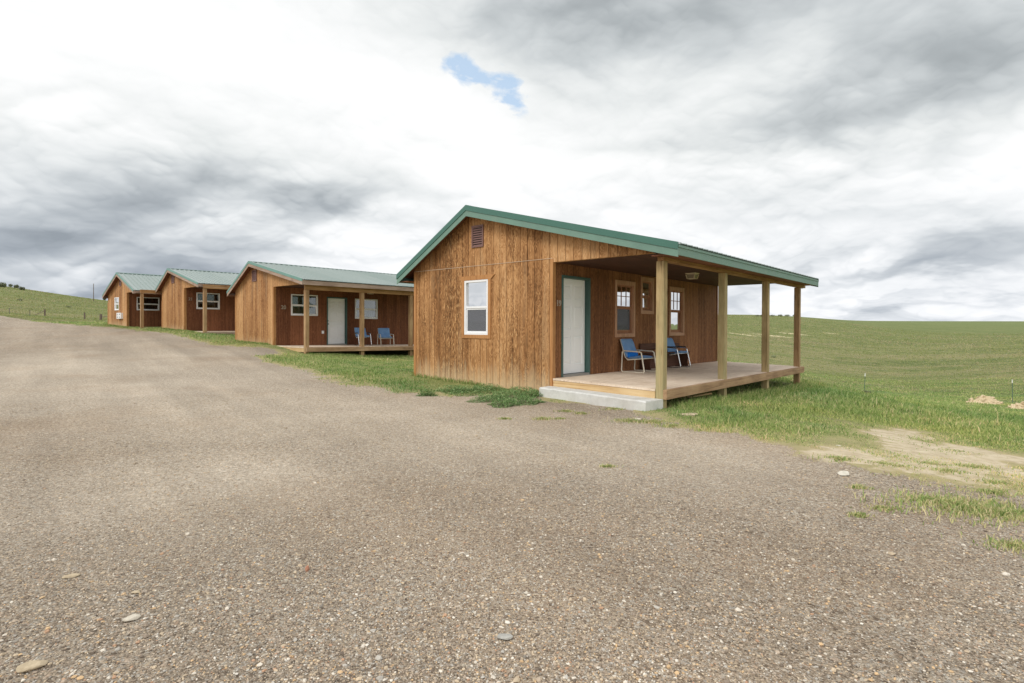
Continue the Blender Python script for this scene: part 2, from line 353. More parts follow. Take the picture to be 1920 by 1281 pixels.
INTW = paint('interior_wall', S(120, 108, 92), .9, .1)

def fabric(name, col, sun):
    m_, t = mat(name, .9, .2)
    wv = t.noise(t.obj, 140., 2.); n = t.noise(t.obj, 5., 4., .6)
    c = t.mix(t.mr(n, .3, .75), col, sun); c = t.mix(t.m('MULTIPLY', wv, .25), c, tuple(q*.6 for q in col))
    t.set(t.b.inputs['Base Color'], c); t.set(t.b.inputs['Normal'], t.bump(wv, .3, .002)); return m_
BLUE = fabric('faded_blue_fabric', S(102, 144, 194), S(138, 172, 212))
BLUEB = fabric('bright_blue_fabric', S(20, 110, 205), S(40, 130, 220))
CURT = fabric('pale_curtain', S(196, 202, 204), S(216, 220, 222))
CURTG = fabric('green_curtain', S(112, 150, 132), S(150, 176, 160))
CURTD = fabric('dark_curtain', S(58, 54, 60), S(74, 70, 76))

def concrete():
    m_, t = mat('concrete', .85, .3)
    a = t.noise(t.obj, 6., 6., .65); b_ = t.noise(t.obj, 70., 3., .6); st_ = t.noise(t.obj, 1.8, 3.)
    c = t.ramp(t.m('ADD', t.m('MULTIPLY', a, .7), t.m('MULTIPLY', b_, .3)), [(.3, S(186, 186, 180)), (.52, S(208, 208, 204)), (.75, S(222, 222, 218))])
    c = t.mix(t.m('MULTIPLY', t.mr(st_, .52, .7), .3), c, S(170, 160, 144))
    t.set(t.b.inputs['Base Color'], c); t.set(t.b.inputs['Normal'], t.bump(t.m('ADD', a, b_), .5, .006)); return m_
CONC = concrete()
def glass():
    m_ = bpy.data.materials.new('window_glass'); m_.use_nodes = True; t = NT(m_.node_tree); t.n.clear()
    o = t.new('ShaderNodeOutputMaterial'); tr = t.new('ShaderNodeBsdfTransparent'); tr.inputs[0].default_value = (.72, .76, .76, 1)
    gl = t.new('ShaderNodeBsdfGlossy'); gl.inputs['Roughness'].default_value = .02
    tcn = t.new('ShaderNodeTexCoord')
    t.set(gl.inputs['Normal'], t.bump(t.noise(tcn.outputs['Object'], 2.2, 1.), .06, .05))
    fr = t.new('ShaderNodeFresnel'); fr.inputs[0].default_value = 1.5
    mx = t.new('ShaderNodeMixShader'); t.set(mx.inputs[0], t.m('ADD', t.m('MULTIPLY', fr.outputs[0], 1.6), .06, clamp=True))
    t.l.new(tr.outputs[0], mx.inputs[1]); t.l.new(gl.outputs[0], mx.inputs[2]); t.l.new(mx.outputs[0], o.inputs[0]); return m_
GLASS = glass()
def screen():
    m_ = bpy.data.materials.new('insect_screen'); m_.use_nodes = True; t = NT(m_.node_tree); t.n.clear()
    o = t.new('ShaderNodeOutputMaterial'); tr = t.new('ShaderNodeBsdfTransparent'); df = t.new('ShaderNodeBsdfDiffuse')
    df.inputs[0].default_value = (*S(120, 122, 128), 1); mx = t.new('ShaderNodeMixShader'); mx.inputs[0].default_value = .62
    t.l.new(tr.outputs[0], mx.inputs[1]); t.l.new(df.outputs[0], mx.inputs[2]); t.l.new(mx.outputs[0], o.inputs[0]); return m_
SCREEN = screen()

# ------------------------------------------------------------------ cabins: data (local u along the gable, w along the ridge, z from eye level)
ud = np.array([math.cos(YAW), -math.sin(YAW), 0]); wd = np.array([math.sin(YAW), math.cos(YAW), 0])
P1 = np.array([-2.5569, 14.6604, 0]); P2 = np.array([-12.6325, 25.5832, 0]); P3 = np.array([-20.0083, 32.0039, 0]); P4 = np.array([-25.975, 36.004, 0])
def cw(P, u, w_, z=0.): q = P+u*ud+w_*wd; return np.array([q[0], q[1], z])
CAB = [
 dict(P=P1, n='cabin19', u1=4.55, U2=7.03, S=.15, L=8.74, eL=.38, eR=7.41, ur=2.22, zr=2.80, sl=.554, slR=.2611, zc=1.35, zdeck=-1.05, base=-1.45, posts=[.02, 2.886, 5.75, 8.6], zb=1.195, infill=6.83,
      tu=-.0196, tw=-.0024, deckend=8.86, rake='green', wall=SID1, pwall=PSID1, post=POSTG),
 dict(P=P2, n='cabin20', u1=3.76, U2=6.39, S=.15, L=7.6, eL=.25, eR=6.60, ur=1.99, zr=2.77, sl=.540, slR=.2165, zc=1.625, zdeck=-.80, base=-1.1, posts=[.0, 2.45, 4.98, 7.45], zb=1.40, infill=5.85,
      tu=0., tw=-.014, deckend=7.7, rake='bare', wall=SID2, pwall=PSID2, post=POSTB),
 dict(P=P3, n='cabin21', u1=3.60, U2=6.30, S=.15, L=7.0, eL=.35, eR=6.25, ur=1.83, zr=3.126, sl=.524, slR=.2280, zc=2.0, zdeck=-.28, base=-.55, posts=[.0, 2.5, 5.0, 6.85], zb=1.86, infill=5.25,
      tu=0., tw=0., deckend=7.1, rake='bare', wall=SID2, pwall=PSID2, post=POSTB),
 dict(P=P4, n='cabin22', u1=4.25, U2=6.91, S=.15, L=6.5, eL=.12, eR=6.50, ur=3.13, zr=3.183, sl=.381, slR=.349, zc=1.95, zdeck=-.13, base=-.30, posts=[.0, 2.5, 5.0, 6.35], zb=1.83, infill=5.3,
      tu=0., tw=0., deckend=6.6, rake='bare', wall=SID2, pwall=PSID2, post=POSTB)]

# ------------------------------------------------------------------ terrain: one height function for everything
CP = [(0, 0, -1.60), (0, 3, -1.58), (-5, 2, -1.56), (6, 2, -1.6), (0, 7, -1.53), (-4, 8, -1.47), (4, 7, -1.54), (-9, 4, -1.5), (11, 3, -1.66),
      (-14, 15, -1.15), (-20, 27, -.55), (-35, 40, .15), (-9, 14, -1.25), (-2, 11, -1.42), (2, 9, -1.50)]
def cpc(P, u, w_, z): q = cw(P, u, w_, z); CP.append(tuple(q))
cpc(P1, 0, 0, -1.30); cpc(P1, 0, 4, -1.30); cpc(P1, 2, 0, -1.36); cpc(P1, 4.2, 0, -1.41); cpc(P1, 7.1, -.5, -1.47); cpc(P1, 7.03, 2.9, -1.52); cpc(P1, 7.03, 5.8, -1.61); cpc(P1, 7.03, 8.7, -1.68); cpc(P1, 4.5, 9, -1.6); cpc(P1, 0, 9, -1.4)
cpc(P2, 0, 0, -.70); cpc(P2, 3.7, 0, -.80); cpc(P2, 6.4, 0, -1.06); cpc(P2, 6.4, 2.5, -1.25); cpc(P2, 6.4, 5, -1.37); cpc(P2, 6.4, 8, -1.42); cpc(P2, 7.5, 1, -1.20); cpc(P2, 0, 7, -.8)
cpc(P3, 0, 0, -.17); cpc(P3, 3.6, 0, -.28); cpc(P3, 6.4, 0, -.42); cpc(P3, 6.4, 4, -.55); cpc(P3, 0, 7, -.2)
cpc(P4, 0, 0, .03); cpc(P4, 4.25, 0, -.12); cpc(P4, 6.9, 0, -.16); cpc(P4, 6.9, 4, -.2); cpc(P4, 0, 6, .1)
for a in [(0, 592, 60), (0, 537, 230), (60, 546, 230), (120, 556, 230), (190, 566, 230), (250, 571, 240), (350, 581, 260), (600, 590, 300), (1100, 591, 340), (1300, 592, 330), (1365, 593, 330), (1450, 594.5, 340), (1540, 599, 380),
          (84, 592, 100), (158, 599.5, 92), (190, 600, 90), (120, 607, 60), (-200, 530, 230), (-600, 540, 240), (1610, 601.5, 800), (1700, 602.5, 800), (1920, 603.5, 800), (2200, 604, 800), (700, 602, 800), (190, 590, 800), (60, 585, 800), (1300, 600, 800), (1450, 600, 800), (-400, 560, 800), (-60, 575, 800),
          (1621, 738, 38), (1899, 771, 25), (1540, 724, 18.5), (1700, 762, 15), (1920, 802, 12), (1920, 850, 8), (1750, 830, 8.5), (1700, 700, 80), (1700, 655, 150), (1700, 622, 320), (1450, 660, 110), (1450, 627, 190), (1450, 640, 150), (1920, 700, 60), (2000, 650, 150), (2100, 760, 30), (1345, 655, 90)]:
    CP.append(tuple(at(*a)))
for a in range(100, 261, 20):
    for r_, z_ in ((12, -1.65), (50, -1.6), (300, 0.), (1500, 8.)):
        CP.append((r_*math.sin(math.radians(a)), r_*math.cos(math.radians(a)), z_))
for a in range(-180, 180, 15): CP.append((5000*math.sin(math.radians(a)), 5000*math.cos(math.radians(a)), 10.))
CP = np.array(CP)
def warp(x, y):
    r = np.hypot(x, y)+1e-6; k = np.log1p(r/6)/r; return np.stack([x*k, y*k], -1)
_q = warp(CP[:, 0], CP[:, 1]); _s = (CP[:, 2]+1.55)/(np.hypot(CP[:, 0], CP[:, 1])+8)
def _ph(d2): return .5*d2*np.log(d2+1e-12)
_K = _ph(((_q[:, None]-_q[None])**2).sum(-1)); _N = len(_q)
_A = np.zeros((_N+3, _N+3)); _A[:_N, :_N] = _K+np.eye(_N)*5e-5; _A[:_N, _N] = 1; _A[:_N, _N+1:] = _q; _A[_N:, :_N] = _A[:_N, _N:].T
_w = np.linalg.solve(_A, np.concatenate([_s, np.zeros(3)]))
def terrain(x, y):
    x = np.atleast_1d(np.asarray(x, float)); y = np.atleast_1d(np.asarray(y, float)); o = np.empty(x.shape)
    for i in range(0, len(x), 20000):
        q = warp(x[i:i+20000], y[i:i+20000]); d = ((q[:, None]-_q[None])**2).sum(-1)
        o[i:i+20000] = _ph(d)@_w[:_N]+_w[_N]+q@_w[_N+1:]
    z = o*(np.hypot(x, y)+8)-1.55
    r = np.hypot(x, y)
    z += .012*np.sin(x*1.1+.7*np.sin(y*.9))*np.cos(y*1.3+x*.4)*np.clip(r/4, 0, 1)
    return z
def tz(x, y): return float(terrain(x, y)[0])
def ground_pt(px, py):
    r = ray(px, py); D = np.geomspace(1.2, 1500, 900); p = D[:, None]*r
    h = p[:, 2]-terrain(p[:, 0], p[:, 1]); i = np.argmax(h < 0)
    if h[i] >= 0: i = len(D)-1
    a, b = D[max(i-1, 0)], D[i]
    for _ in range(18):
        m_ = (a+b)/2; q = m_*r
        if q[2]-tz(q[0], q[1]) < 0: b = m_
        else: a = m_
    return b*r

def seg_sd(px, py, poly):
    d = np.full(px.shape, 1e18); ins = np.zeros(px.shape, bool); n = len(poly)
    for i in range(n):
        ax, ay = poly[i]; bx, by = poly[(i+1) % n]
        ex, ey = bx-ax, by-ay; L2 = ex*ex+ey*ey+1e-12
        t = np.clip(((px-ax)*ex+(py-ay)*ey)/L2, 0, 1)
        d = np.minimum(d, (px-ax-t*ex)**2+(py-ay-t*ey)**2)
        c_ = (ay > py) != (by > py)
        xi = ax+(py-ay)*ex/(ey if abs(ey) > 1e-12 else 1e-12)
        ins ^= c_ & (px < xi)
    return np.where(ins, -1, 1)*np.sqrt(d)
_gp = [(0, 592), (50, 600), (100, 606), (150, 610.5), (200, 614), (245, 617), (285, 622), (335, 632), (390, 646), (440, 650), (490, 653), (512, 656), (522, 662), (500, 668), (492, 680), (545, 690), (585, 703), (640, 717), (700, 728), (770, 736), (820, 741), (900, 743), (960, 741), (1012, 741), (1050, 752), (1120, 762), (1190, 775), (1235, 782), (1290, 800), (1345, 808), (1410, 828), (1470, 842), (1530, 852), (1620, 880), (1720, 898), (1830, 912), (1920, 935)]
GRAVEL = [tuple(ground_pt(*q)[:2]) for q in _gp]+[(9, 4.2), (14, 2.5), (30, -2), (60, -40), (-60, -40), (-120, 10), (-110, 75)]
DIRT = [tuple(ground_pt(*q)[:2]) for q in [(1630, 806), (1700, 812), (1745, 828), (1800, 838), (1860, 850), (1925, 862), (1925, 903), (1830, 904), (1740, 896), (1640, 882), (1560, 866), (1500, 850), (1540, 840), (1600, 840), (1700, 846), (1690, 832), (1640, 818)]]
FOOT = [[tuple(cw(c['P'], *q)[:2]) for q in ((-.03, -.03), (c['u1'], -.03), (c['u1'], .0), (c['U2']+.05, .0), (c['U2']+.05, c['L']), (-.03, c['L']))] for c in CAB]
def vnoise(x, y, s, seed=0):
    x = x*s+seed*17.3; y = y*s-seed*5.1; xi = np.floor(x).astype(np.int64); yi = np.floor(y).astype(np.int64); fx, fy = x-xi, y-yi
    fx = fx*fx*(3-2*fx); fy = fy*fy*(3-2*fy)
    def h(a, b): n = np.sin(a*127.1+b*311.7+seed*74.7)*43758.5453; return n-np.floor(n)
    return (h(xi, yi)*(1-fx)+h(xi+1, yi)*fx)*(1-fy)+(h(xi, yi+1)*(1-fx)+h(xi+1, yi+1)*fx)*fy
def gravel_sd(x, y):
    d = seg_sd(x, y, GRAVEL)
    return d+(vnoise(x, y, 1.1, 1)-.5)*.55+(vnoise(x, y, 3.7, 2)-.5)*.35+(vnoise(x, y, 11, 3)-.5)*.18
TUFT = [(*ground_pt(a, b)[:2], r_) for a, b, r_ in [(1790, 948, .42), (1840, 958, .42), (1885, 968, .35), (1745, 940, .2), (1870, 908, .2), (1690, 878, .18), (1900, 1025, .16), (1570, 862, .2), (1655, 872, .15), (1860, 925, .18), (1655, 955, .08), (1610, 915, .07), (1610, 968, .06), (1062, 772, .1), (1090, 776, .08), (1050, 786, .06), (1018, 786, .1), (947, 786, .06), (1140, 876, .06), (1180, 790, .18), (1225, 792, .2), (1260, 800, .18), (1150, 768, .12), (1780, 886, .2), (1830, 878, .22), (1740, 872, .18)]]
WEED_PX = [(850, 735, .30, 'leftmost'), (885, 737, .42, ''), (915, 732, .30, ''), (920, 752, .30, ''), (955, 746, .34, ''), (975, 738, .36, ''), (985, 756, .26, ''), (945, 761, .22, ''), (1000, 744, .22, ''), (800, 742, .14, '')]

# ground mesh (polar grid, finer in front)
rr_ = np.concatenate([np.geomspace(.35, 60, 430), np.geomspace(61.5, 9000, 120)])
aa = np.concatenate([np.linspace(-50, 50, 760), np.linspace(52, 308, 100)]); aa = np.radians(aa)
A_, R_ = np.meshgrid(aa, rr_); X = (R_*np.sin(A_)).ravel(); Y = (R_*np.cos(A_)).ravel(); Z = terrain(X, Y)
near = R_.ravel() < 200
gs = np.full(X.shape, 50.); gs[near] = gravel_sd(X[near], Y[near])
gm = np.clip(.5-gs/.30, 0, 1)
ds = np.full(X.shape, 50.); n25 = R_.ravel() < 40
ds[n25] = seg_sd(X[n25], Y[n25], DIRT)+(vnoise(X[n25], Y[n25], 2.2, 5)-.5)*.7+(vnoise(X[n25], Y[n25], 7, 6)-.5)*.3
dm = np.clip(.5-ds/.4, 0, 1)
# bank scars on the far right-hand slope
edge = np.exp(-np.clip(gs, 0, None)/.45); edge[~near] = 0; edge = np.maximum(edge, np.exp(-np.clip(ds, 0, None)/.5)*n25)
scar = np.zeros(X.shape)
for a, b, L_, W_ in [(1500, 627, 16, 1.5), (1455, 630, 12, 2.), (1545, 624.5, 9, 1.), (1400, 628, 10, 1.5), (1600, 612, 8, 1.)]:
    q = ground_pt(a, b); scar = np.maximum(scar, np.exp(-(((X-q[0])/L_)**2+((Y-q[1])/W_/3)**2)))
dust = np.zeros(X.shape)
for a, b, s_ in [(600, 775, 2.6), (250, 730, 3.5), (900, 812, 2.0), (1180, 830, 1.6), (100, 690, 5.), (450, 760, 3.2), (350, 900, 1.6), (1300, 850, 1.3), (750, 760, 2.5)]:
    q = ground_pt(a, b); dust = np.maximum(dust, np.exp(-((X-q[0])**2+(Y-q[1])**2)/s_**2))
Z = Z+np.where(near, (gm < .5)*.015, 0)+(vnoise(X, Y, 3., 8)-.5)*.012
nA, nR = len(aa), len(rr_)
I = (np.arange(nR-1)[:, None]*nA+np.arange(nA-1)[None]).ravel()
faces = np.stack([I, I+nA, I+nA+1, I+1], 1)
wrapq = np.arange(nR-1)*nA; faces = np.concatenate([faces, np.stack([wrapq+nA-1, wrapq+2*nA-1, wrapq+nA, wrapq], 1)])
fg = gm[faces].mean(1) > .5
def submesh(name, fsel, mat_, hub=False):
    f = faces[fsel]; used, inv = np.unique(f, return_inverse=True); inv = inv.reshape(f.shape)
    vx = np.stack([X[used], Y[used], Z[used]], 1); at_ = [gm[used], dm[used], dust[used], scar[used], edge[used]]
    me = bpy.data.meshes.new(name); tri = np.zeros((0, 3), int)
    nv = len(vx)
    if hub:
        inner = np.nonzero(np.isin(used, np.arange(nA)))[0]; vx = np.concatenate([vx, [[0, 0, -1.6]]]); at_ = [np.append(a, 1. if i == 0 else 0.) for i, a in enumerate(at_)]
        tri = np.stack([inner, np.roll(inner, -1), np.full(len(inner), nv)], 1)[:, ::-1]; nv += 1
    me.vertices.add(nv); me.vertices.foreach_set('co', vx.ravel())
    nl = inv.size+tri.size; me.loops.add(nl); me.loops.foreach_set('vertex_index', np.concatenate([inv.ravel()[...], tri.ravel()]).astype(np.int32))
    me.polygons.add(len(inv)+len(tri)); ls = np.concatenate([np.arange(len(inv))*4, len(inv)*4+np.arange(len(tri))*3])
    me.polygons.foreach_set('loop_start', ls.astype(np.int32)); me.polygons.foreach_set('use_smooth', np.ones(len(ls), bool))
    me.update(); me.validate()
    for nm, a in zip(('gravel', 'dirt', 'dust', 'scar', 'edge'), at_):
        at2 = me.attributes.new(nm, 'FLOAT', 'POINT'); at2.data.foreach_set('value', a.astype(np.float32))
    me.materials.append(mat_); o = bpy.data.objects.new(name, me); C.objects.link(o); o['kind'] = 'structure'; return o
def ground_mat():
    m_, t = mat('ground', .95, .12)
    P = t.new('ShaderNodeNewGeometry').outputs['Position']
    def attr(n): a = t.new('ShaderNodeAttribute'); a.attribute_name = n; return a.outputs['Fac']
    g_, d_, du, sc_, ed_ = attr('gravel'), attr('dirt'), attr('dust'), attr('scar'), attr('edge')
    x, y, z = t.sep(P); P2_ = t.comb(x, y, 0.)
    dist = t.m('SQRT', t.m('ADD', t.m('MULTIPLY', x, x), t.m('MULTIPLY', y, y)))
    # gravel
    v1 = t.vor(P2_, 74.); v2 = t.vor(t.vm('ADD', P2_, (3.3, 1.1, 0)), 40.); v3 = t.vor(P2_, 120.)
    c1 = t.sep(v1[1]); c2 = t.sep(v2[1]); c3 = t.sep(v3[1])
    ST = [(0., S(104, 92, 80)), (.18, S(136, 122, 106)), (.42, S(160, 146, 128)), (.62, S(180, 164, 142)), (.78, S(172, 166, 156)), (.9, S(202, 192, 174)), (.97, S(172, 142, 116)), (1., S(222, 214, 200))]
    k1 = t.ramp(c1[0], ST); k2 = t.ramp(c2[0], ST); k3 = t.ramp(c3[0], ST)
    col = t.mix(t.mr(c2[1], .55, .6), k1, k2); col = t.mix(t.mr(c1[2], .6, .64), col, k3)
    tracks = t.noise(t.comb(t.m('ADD', t.m('MULTIPLY', x, .62), t.m('MULTIPLY', y, .50)), t.m('SUBTRACT', t.m('MULTIPLY', y, .05), t.m('MULTIPLY', x, .04)), 0.), 1., 4., .6)
    pn = t.noise(P2_, .42, 5., .6); pn2 = t.noise(t.vm('ADD', P2_, (11., 4., 0)), 1.7, 5., .62)
    fines = t.mr(t.m('ADD', t.m('MULTIPLY', pn2, .6), t.m('MULTIPLY', du, .55)), .30, .85)
    col = t.mix(t.m('MULTIPLY', fines, .46), col, t.mix(pn, S(176, 160, 140), S(196, 184, 166)))
    col = t.mix(t.m('MULTIPLY', du, .18), col, S(208, 198, 182))
    gr_ = t.noise(P2_, 24., 6., .78); gr2 = t.noise(t.vm('ADD', P2_, (5., 9., 0)), 9., 4., .8)
    gm_ = t.m('MULTIPLY', t.mr(gr_, .34, .66, .60, 1.40), t.mr(gr2, .3, .7, .88, 1.10))
    col = t.mix(t.mr(dist, 2.5, 7.), col, t.mix(1., col, gm_, 'MULTIPLY'))
    br = t.mr(t.noise(t.vm('ADD', P2_, (31., 14., 0)), .3, 4., .6), .5, .7)
    col = t.mix(t.m('MULTIPLY', br, .3), col, S(150, 124, 96))
    sp_ = t.mr(t.noise(P2_, 85., 3., .6), .3, .7, .72, 1.25); 
    col = t.mix(1., col, t.mix(1., t.m('MULTIPLY', t.mr(pn, .3, .7, .87, 1.04), t.mr(tracks, .36, .60, .86, 1.08)), sp_, 'MULTIPLY'), 'MULTIPLY')
    # dry dirt
    dc = t.ramp(t.noise(P2_, 4.5, 8., .78), [(.3, S(152, 136, 112)), (.5, S(192, 178, 152)), (.72, S(216, 204, 182))])
    # field
    f1 = t.noise(P2_, .035, 6., .62); f2 = t.noise(t.vm('MULTIPLY', P2_, (.02, .075, 1)), 1., 6., .65, .6); f3 = t.noise(P2_, .55, 6., .7); f4 = t.noise(P2_, 6., 5., .7)
    f5 = t.noise(t.vm('MULTIPLY', P2_, (.35, .22, 1)), 1., 6., .75)
    fv = t.m('ADD', t.m('ADD', t.m('MULTIPLY', f1, .22), t.m('MULTIPLY', f2, .14)), t.m('ADD', t.m('MULTIPLY', f3, .30), t.m('MULTIPLY', f4, .12)))
    fv = t.m('ADD', fv, t.m('MULTIPLY', t.m('SUBTRACT', f5, .34), .5))
    f6 = t.noise(t.vm('MULTIPLY', P2_, (1.4, .9, 1)), 1., 5., .8)
    fv = t.m('ADD', fv, t.m('MULTIPLY', t.m('SUBTRACT', f6, .5), .45))
    fc = t.ramp(fv, [(.36, S(84, 96, 54)), (.46, S(106, 116, 68)), (.54, S(128, 130, 84)), (.62, S(146, 138, 100)), (.74, S(166, 152, 122))])
    nearg = t.ramp(t.m('ADD', t.m('MULTIPLY', f3, .5), t.m('MULTIPLY', f4, .5)), [(.3, S(88, 100, 56)), (.5, S(124, 130, 78)), (.7, S(164, 156, 108))])
    nearg = t.mix(t.m('MULTIPLY', ed_, .85), nearg, t.mix(f4, S(150, 136, 104), S(190, 174, 138)))
    fc = t.mix(t.mr(dist, 22., 50.), nearg, fc)
    midb = t.m('MULTIPLY', t.mr(dist, 60., 95.), t.mr(dist, 230., 150.))
    fc = t.mix(t.m('MULTIPLY', t.m('MULTIPLY', midb, t.mr(t.m('ADD', f2, t.m('MULTIPLY', t.m('SUBTRACT', f5, .5), .6)), .40, .56)), .5), fc, S(150, 136, 106))
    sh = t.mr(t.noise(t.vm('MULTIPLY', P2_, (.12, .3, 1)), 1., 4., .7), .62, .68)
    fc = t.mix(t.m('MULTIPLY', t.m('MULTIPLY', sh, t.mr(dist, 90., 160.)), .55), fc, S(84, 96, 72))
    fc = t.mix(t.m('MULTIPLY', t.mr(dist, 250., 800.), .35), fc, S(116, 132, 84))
    fc = t.mix(t.mr(t.m('ADD', sc_, t.m('MULTIPLY', t.m('SUBTRACT', f3, .5), 1.4)), .55, .8), fc, S(204, 190, 156))
    ge = t.m('ADD', g_, t.m('MULTIPLY', t.m('SUBTRACT', t.noise(P2_, 14., 4., .7), .5), .9))
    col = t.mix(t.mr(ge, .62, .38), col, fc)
    de = t.m('ADD', d_, t.m('MULTIPLY', t.m('SUBTRACT', t.noise(P2_, 2.6, 7., .75), .5), 2.6))
    col = t.mix(t.m('MULTIPLY', t.mr(de, .42, .72), .88), col, dc)
    t.set(t.b.inputs['Base Color'], col)
    hgt = t.m('ADD', t.m('MULTIPLY', v1[0], -1.), t.m('ADD', t.m('MULTIPLY', v2[0], -1.2), t.m('MULTIPLY', v3[0], -.5)))
    hgt = t.m('ADD', hgt, t.m('MULTIPLY', t.noise(P2_, 40., 4., .7), 1.2))
    amp = t.mix(t.mr(g_, .3, .6), t.m('MULTIPLY', f4, .8), t.mix(t.m('MULTIPLY', fines, .6), hgt, .0))
    bn = t.new('ShaderNodeBump'); bn.inputs['Distance'].default_value = .016
    t.set(bn.inputs['Strength'], t.mr(dist, 3., 40., .75, .35)); t.set(bn.inputs['Height'], amp)
    t.l.new(bn.outputs[0], t.b.inputs['Normal'])
    return m_
GM = ground_mat()
submesh('gravel_lot', fg, GM, hub=True)
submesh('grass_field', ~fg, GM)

# ------------------------------------------------------------------ wall builder
def wall(mb, place, a0, a1, zlo, ztop, openings=(), extra=(), groove=.2032, t=.11, off=0., gs_=None):
    gpos = [a for a in np.arange(math.floor(a0/groove)*groove+off, a1, groove) if a0+.03 < a < a1-.03]
    br = sorted(set([round(q, 5) for q in [a0, a1]+gpos+list(extra)+[q for o in openings for q in o[:2]] if a0 <= q <= a1]))
    gset = set(round(q, 5) for q in gpos)
    for s0, s1 in zip(br[:-1], br[1:]):
        if s1-s0 < 1e-4: continue
        mid = (s0+s1)/2; cuts = [(o[2], o[3]) for o in openings if o[0] < mid < o[1]]
        segs = []; lo = None
        cuts.sort(); cur = 'lo'
        for c0, c1 in cuts: segs.append((cur, c0)); cur = c1
        segs.append((cur, 'top'))
        i0 = .004 if s0 in gset else 0.; i1 = .004 if s1 in gset else 0.
        for za, zb in segs:
            def zz(q, s): return zlo if q == 'lo' else (ztop(s) if q == 'top' else q)
            if zz(zb, mid)-zz(za, mid) < .01: continue
            for (d0, d1, e0, e1) in ((-.010, 0., i0, i1), (-t, -.010, 0., 0.)):
                p0, p1 = s0+e0, s1-e1
                b = [place(p0, d0, zz(za, p0)), place(p1, d0, zz(za, p1)), place(p1, d1, zz(za, p1)), place(p0, d1, zz(za, p0))]
                tt = [place(p0, d0, zz(zb, p0)), place(p1, d0, zz(zb, p1)), place(p1, d1, zz(zb, p1)), place(p0, d1, zz(zb, p0))]
                mb.hexa(b, tt)
def pbox(mb, place, s0, s1, d0, d1, z0, z1, mi=0):
    mb.hexa([place(s0, d0, z0), place(s1, d0, z0), place(s1, d1, z0), place(s0, d1, z0)], [place(s0, d0, z1), place(s1, d0, z1), place(s1, d1, z1), place(s0, d1, z1)], mi)
def pframe(mb, place, s0, s1, z0, z1, wd_, d0, d1, mi=0, ws=None):
    l, r, b, t = ws or (wd_,)*4
    pbox(mb, place, s0, s0+l, d0, d1, z0, z1, mi); pbox(mb, place, s1-r, s1, d0, d1, z0, z1, mi)
    pbox(mb, place, s0+l, s1-r, d0, d1, z1-t, z1, mi); pbox(mb, place, s0+l, s1-r, d0, d1, z0, z0+b, mi)
def curtain_mesh(place, s0, s1, d, z0, z1, folds=9, amp=.018):
    mb = MB(); n = folds*8; vs = []
    for i in range(n+1):
        s = s0+(s1-s0)*i/n; dd = d+amp*math.sin(i/8*2*math.pi)+.5*amp*math.sin(i*.37)
        vs += [place(s, dd, z0), place(s, dd, z1)]
    mb.add(vs, [(2*i, 2*i+2, 2*i+3, 2*i+1) for i in range(n)]); return mb
def make_window(parent, place, s0, s1, z0, z1, kind='vinyl', cur=None, trim=None, mid=.5, curside=(0., 1.), screen_=False, glow=None):
    """opening s0..s1, z0..z1 in wall coordinates"""
    f = MB()
    if kind == 'vinyl':
        pframe(f, place, s0, s1, z0, z1, .052, -.07, .014)
        zm = z0+(z1-z0)*mid; pbox(f, place, s0+.052, s1-.052, -.06, .004, zm-.022, zm+.026)
        W = f.build('window', WHITE, parent, bevel=.004)
        sa = MB(); pframe(sa, place, s0+.053, s1-.053, z0+.053, zm-.023, .032, -.055, -.012); sa.build('sash', WHITE, W, bevel=.003)
        pbox_g = (s0+.05, s1-.05, z0+.05, z1-.05)
    else:
        pframe(f, place, s0-.085, s1+.085, z0-.085, z1+.1, .085, 0., .022, ws=(.085, .085, .085, .1))
        pframe(f, place, s0, s1, z0, z1, .012, -.11, .0)
        W = f.build('window', TRIMP, parent, bevel=.003)
        zm = z0+(z1-z0)*mid
        sa = MB(); pframe(sa, place, s0+.013, s1-.013, zm-.02, z1-.013, .036, -.055, -.022)
        pframe(sa, place, s0+.013, s1-.013, z0+.013, zm-.021, .05, -.085, -.056, ws=(.036, .036, .075, .035))
        if kind == 'grid':
            a0, a1 = s0+.049, s1-.049; b0, b1 = zm+.025, z1-.049
            for k in (1, 2): q = a0+(a1-a0)*k/3; pbox(sa, place, q-.009, q+.009, -.052, -.028, b0, b1)
            q = (b0+b1)/2; pbox(sa, place, a0, a1, -.050, -.030, q-.009, q+.009)
        sa.build('sash', TRIMPH, W)
        pbox_g = (s0+.05, s1-.05, z0+.06, z1-.05)
    g_ = MB(); a, b, c_, d_ = pbox_g
    if kind == 'vinyl': pbox(g_, place, a, b, -.040, -.036, c_, d_)
    else:
        pbox(g_, place, a, b, -.042, -.038, zm, d_); pbox(g_, place, a, b, -.072, -.068, c_, zm-.02)
    g_.build('glass_pane', GLASS, W)
    if screen_:
        s_ = MB(); pbox(s_, place, a+.035, b-.035, -.022, -.021, c_+.03, zm-.03) if kind == 'vinyl' else pbox(s_, place, a, b, -.061, -.060, c_+.03, zm-.03); s_.build('insect_screen', SCREEN, W)
    if cur:
        curtain_mesh(place, s0+.02+(s1-s0)*curside[0], s0-.02+(s1-s0)*curside[1], -.15, z0-.04, z1+.04).build('curtain', cur, W, smooth=True)
    return W
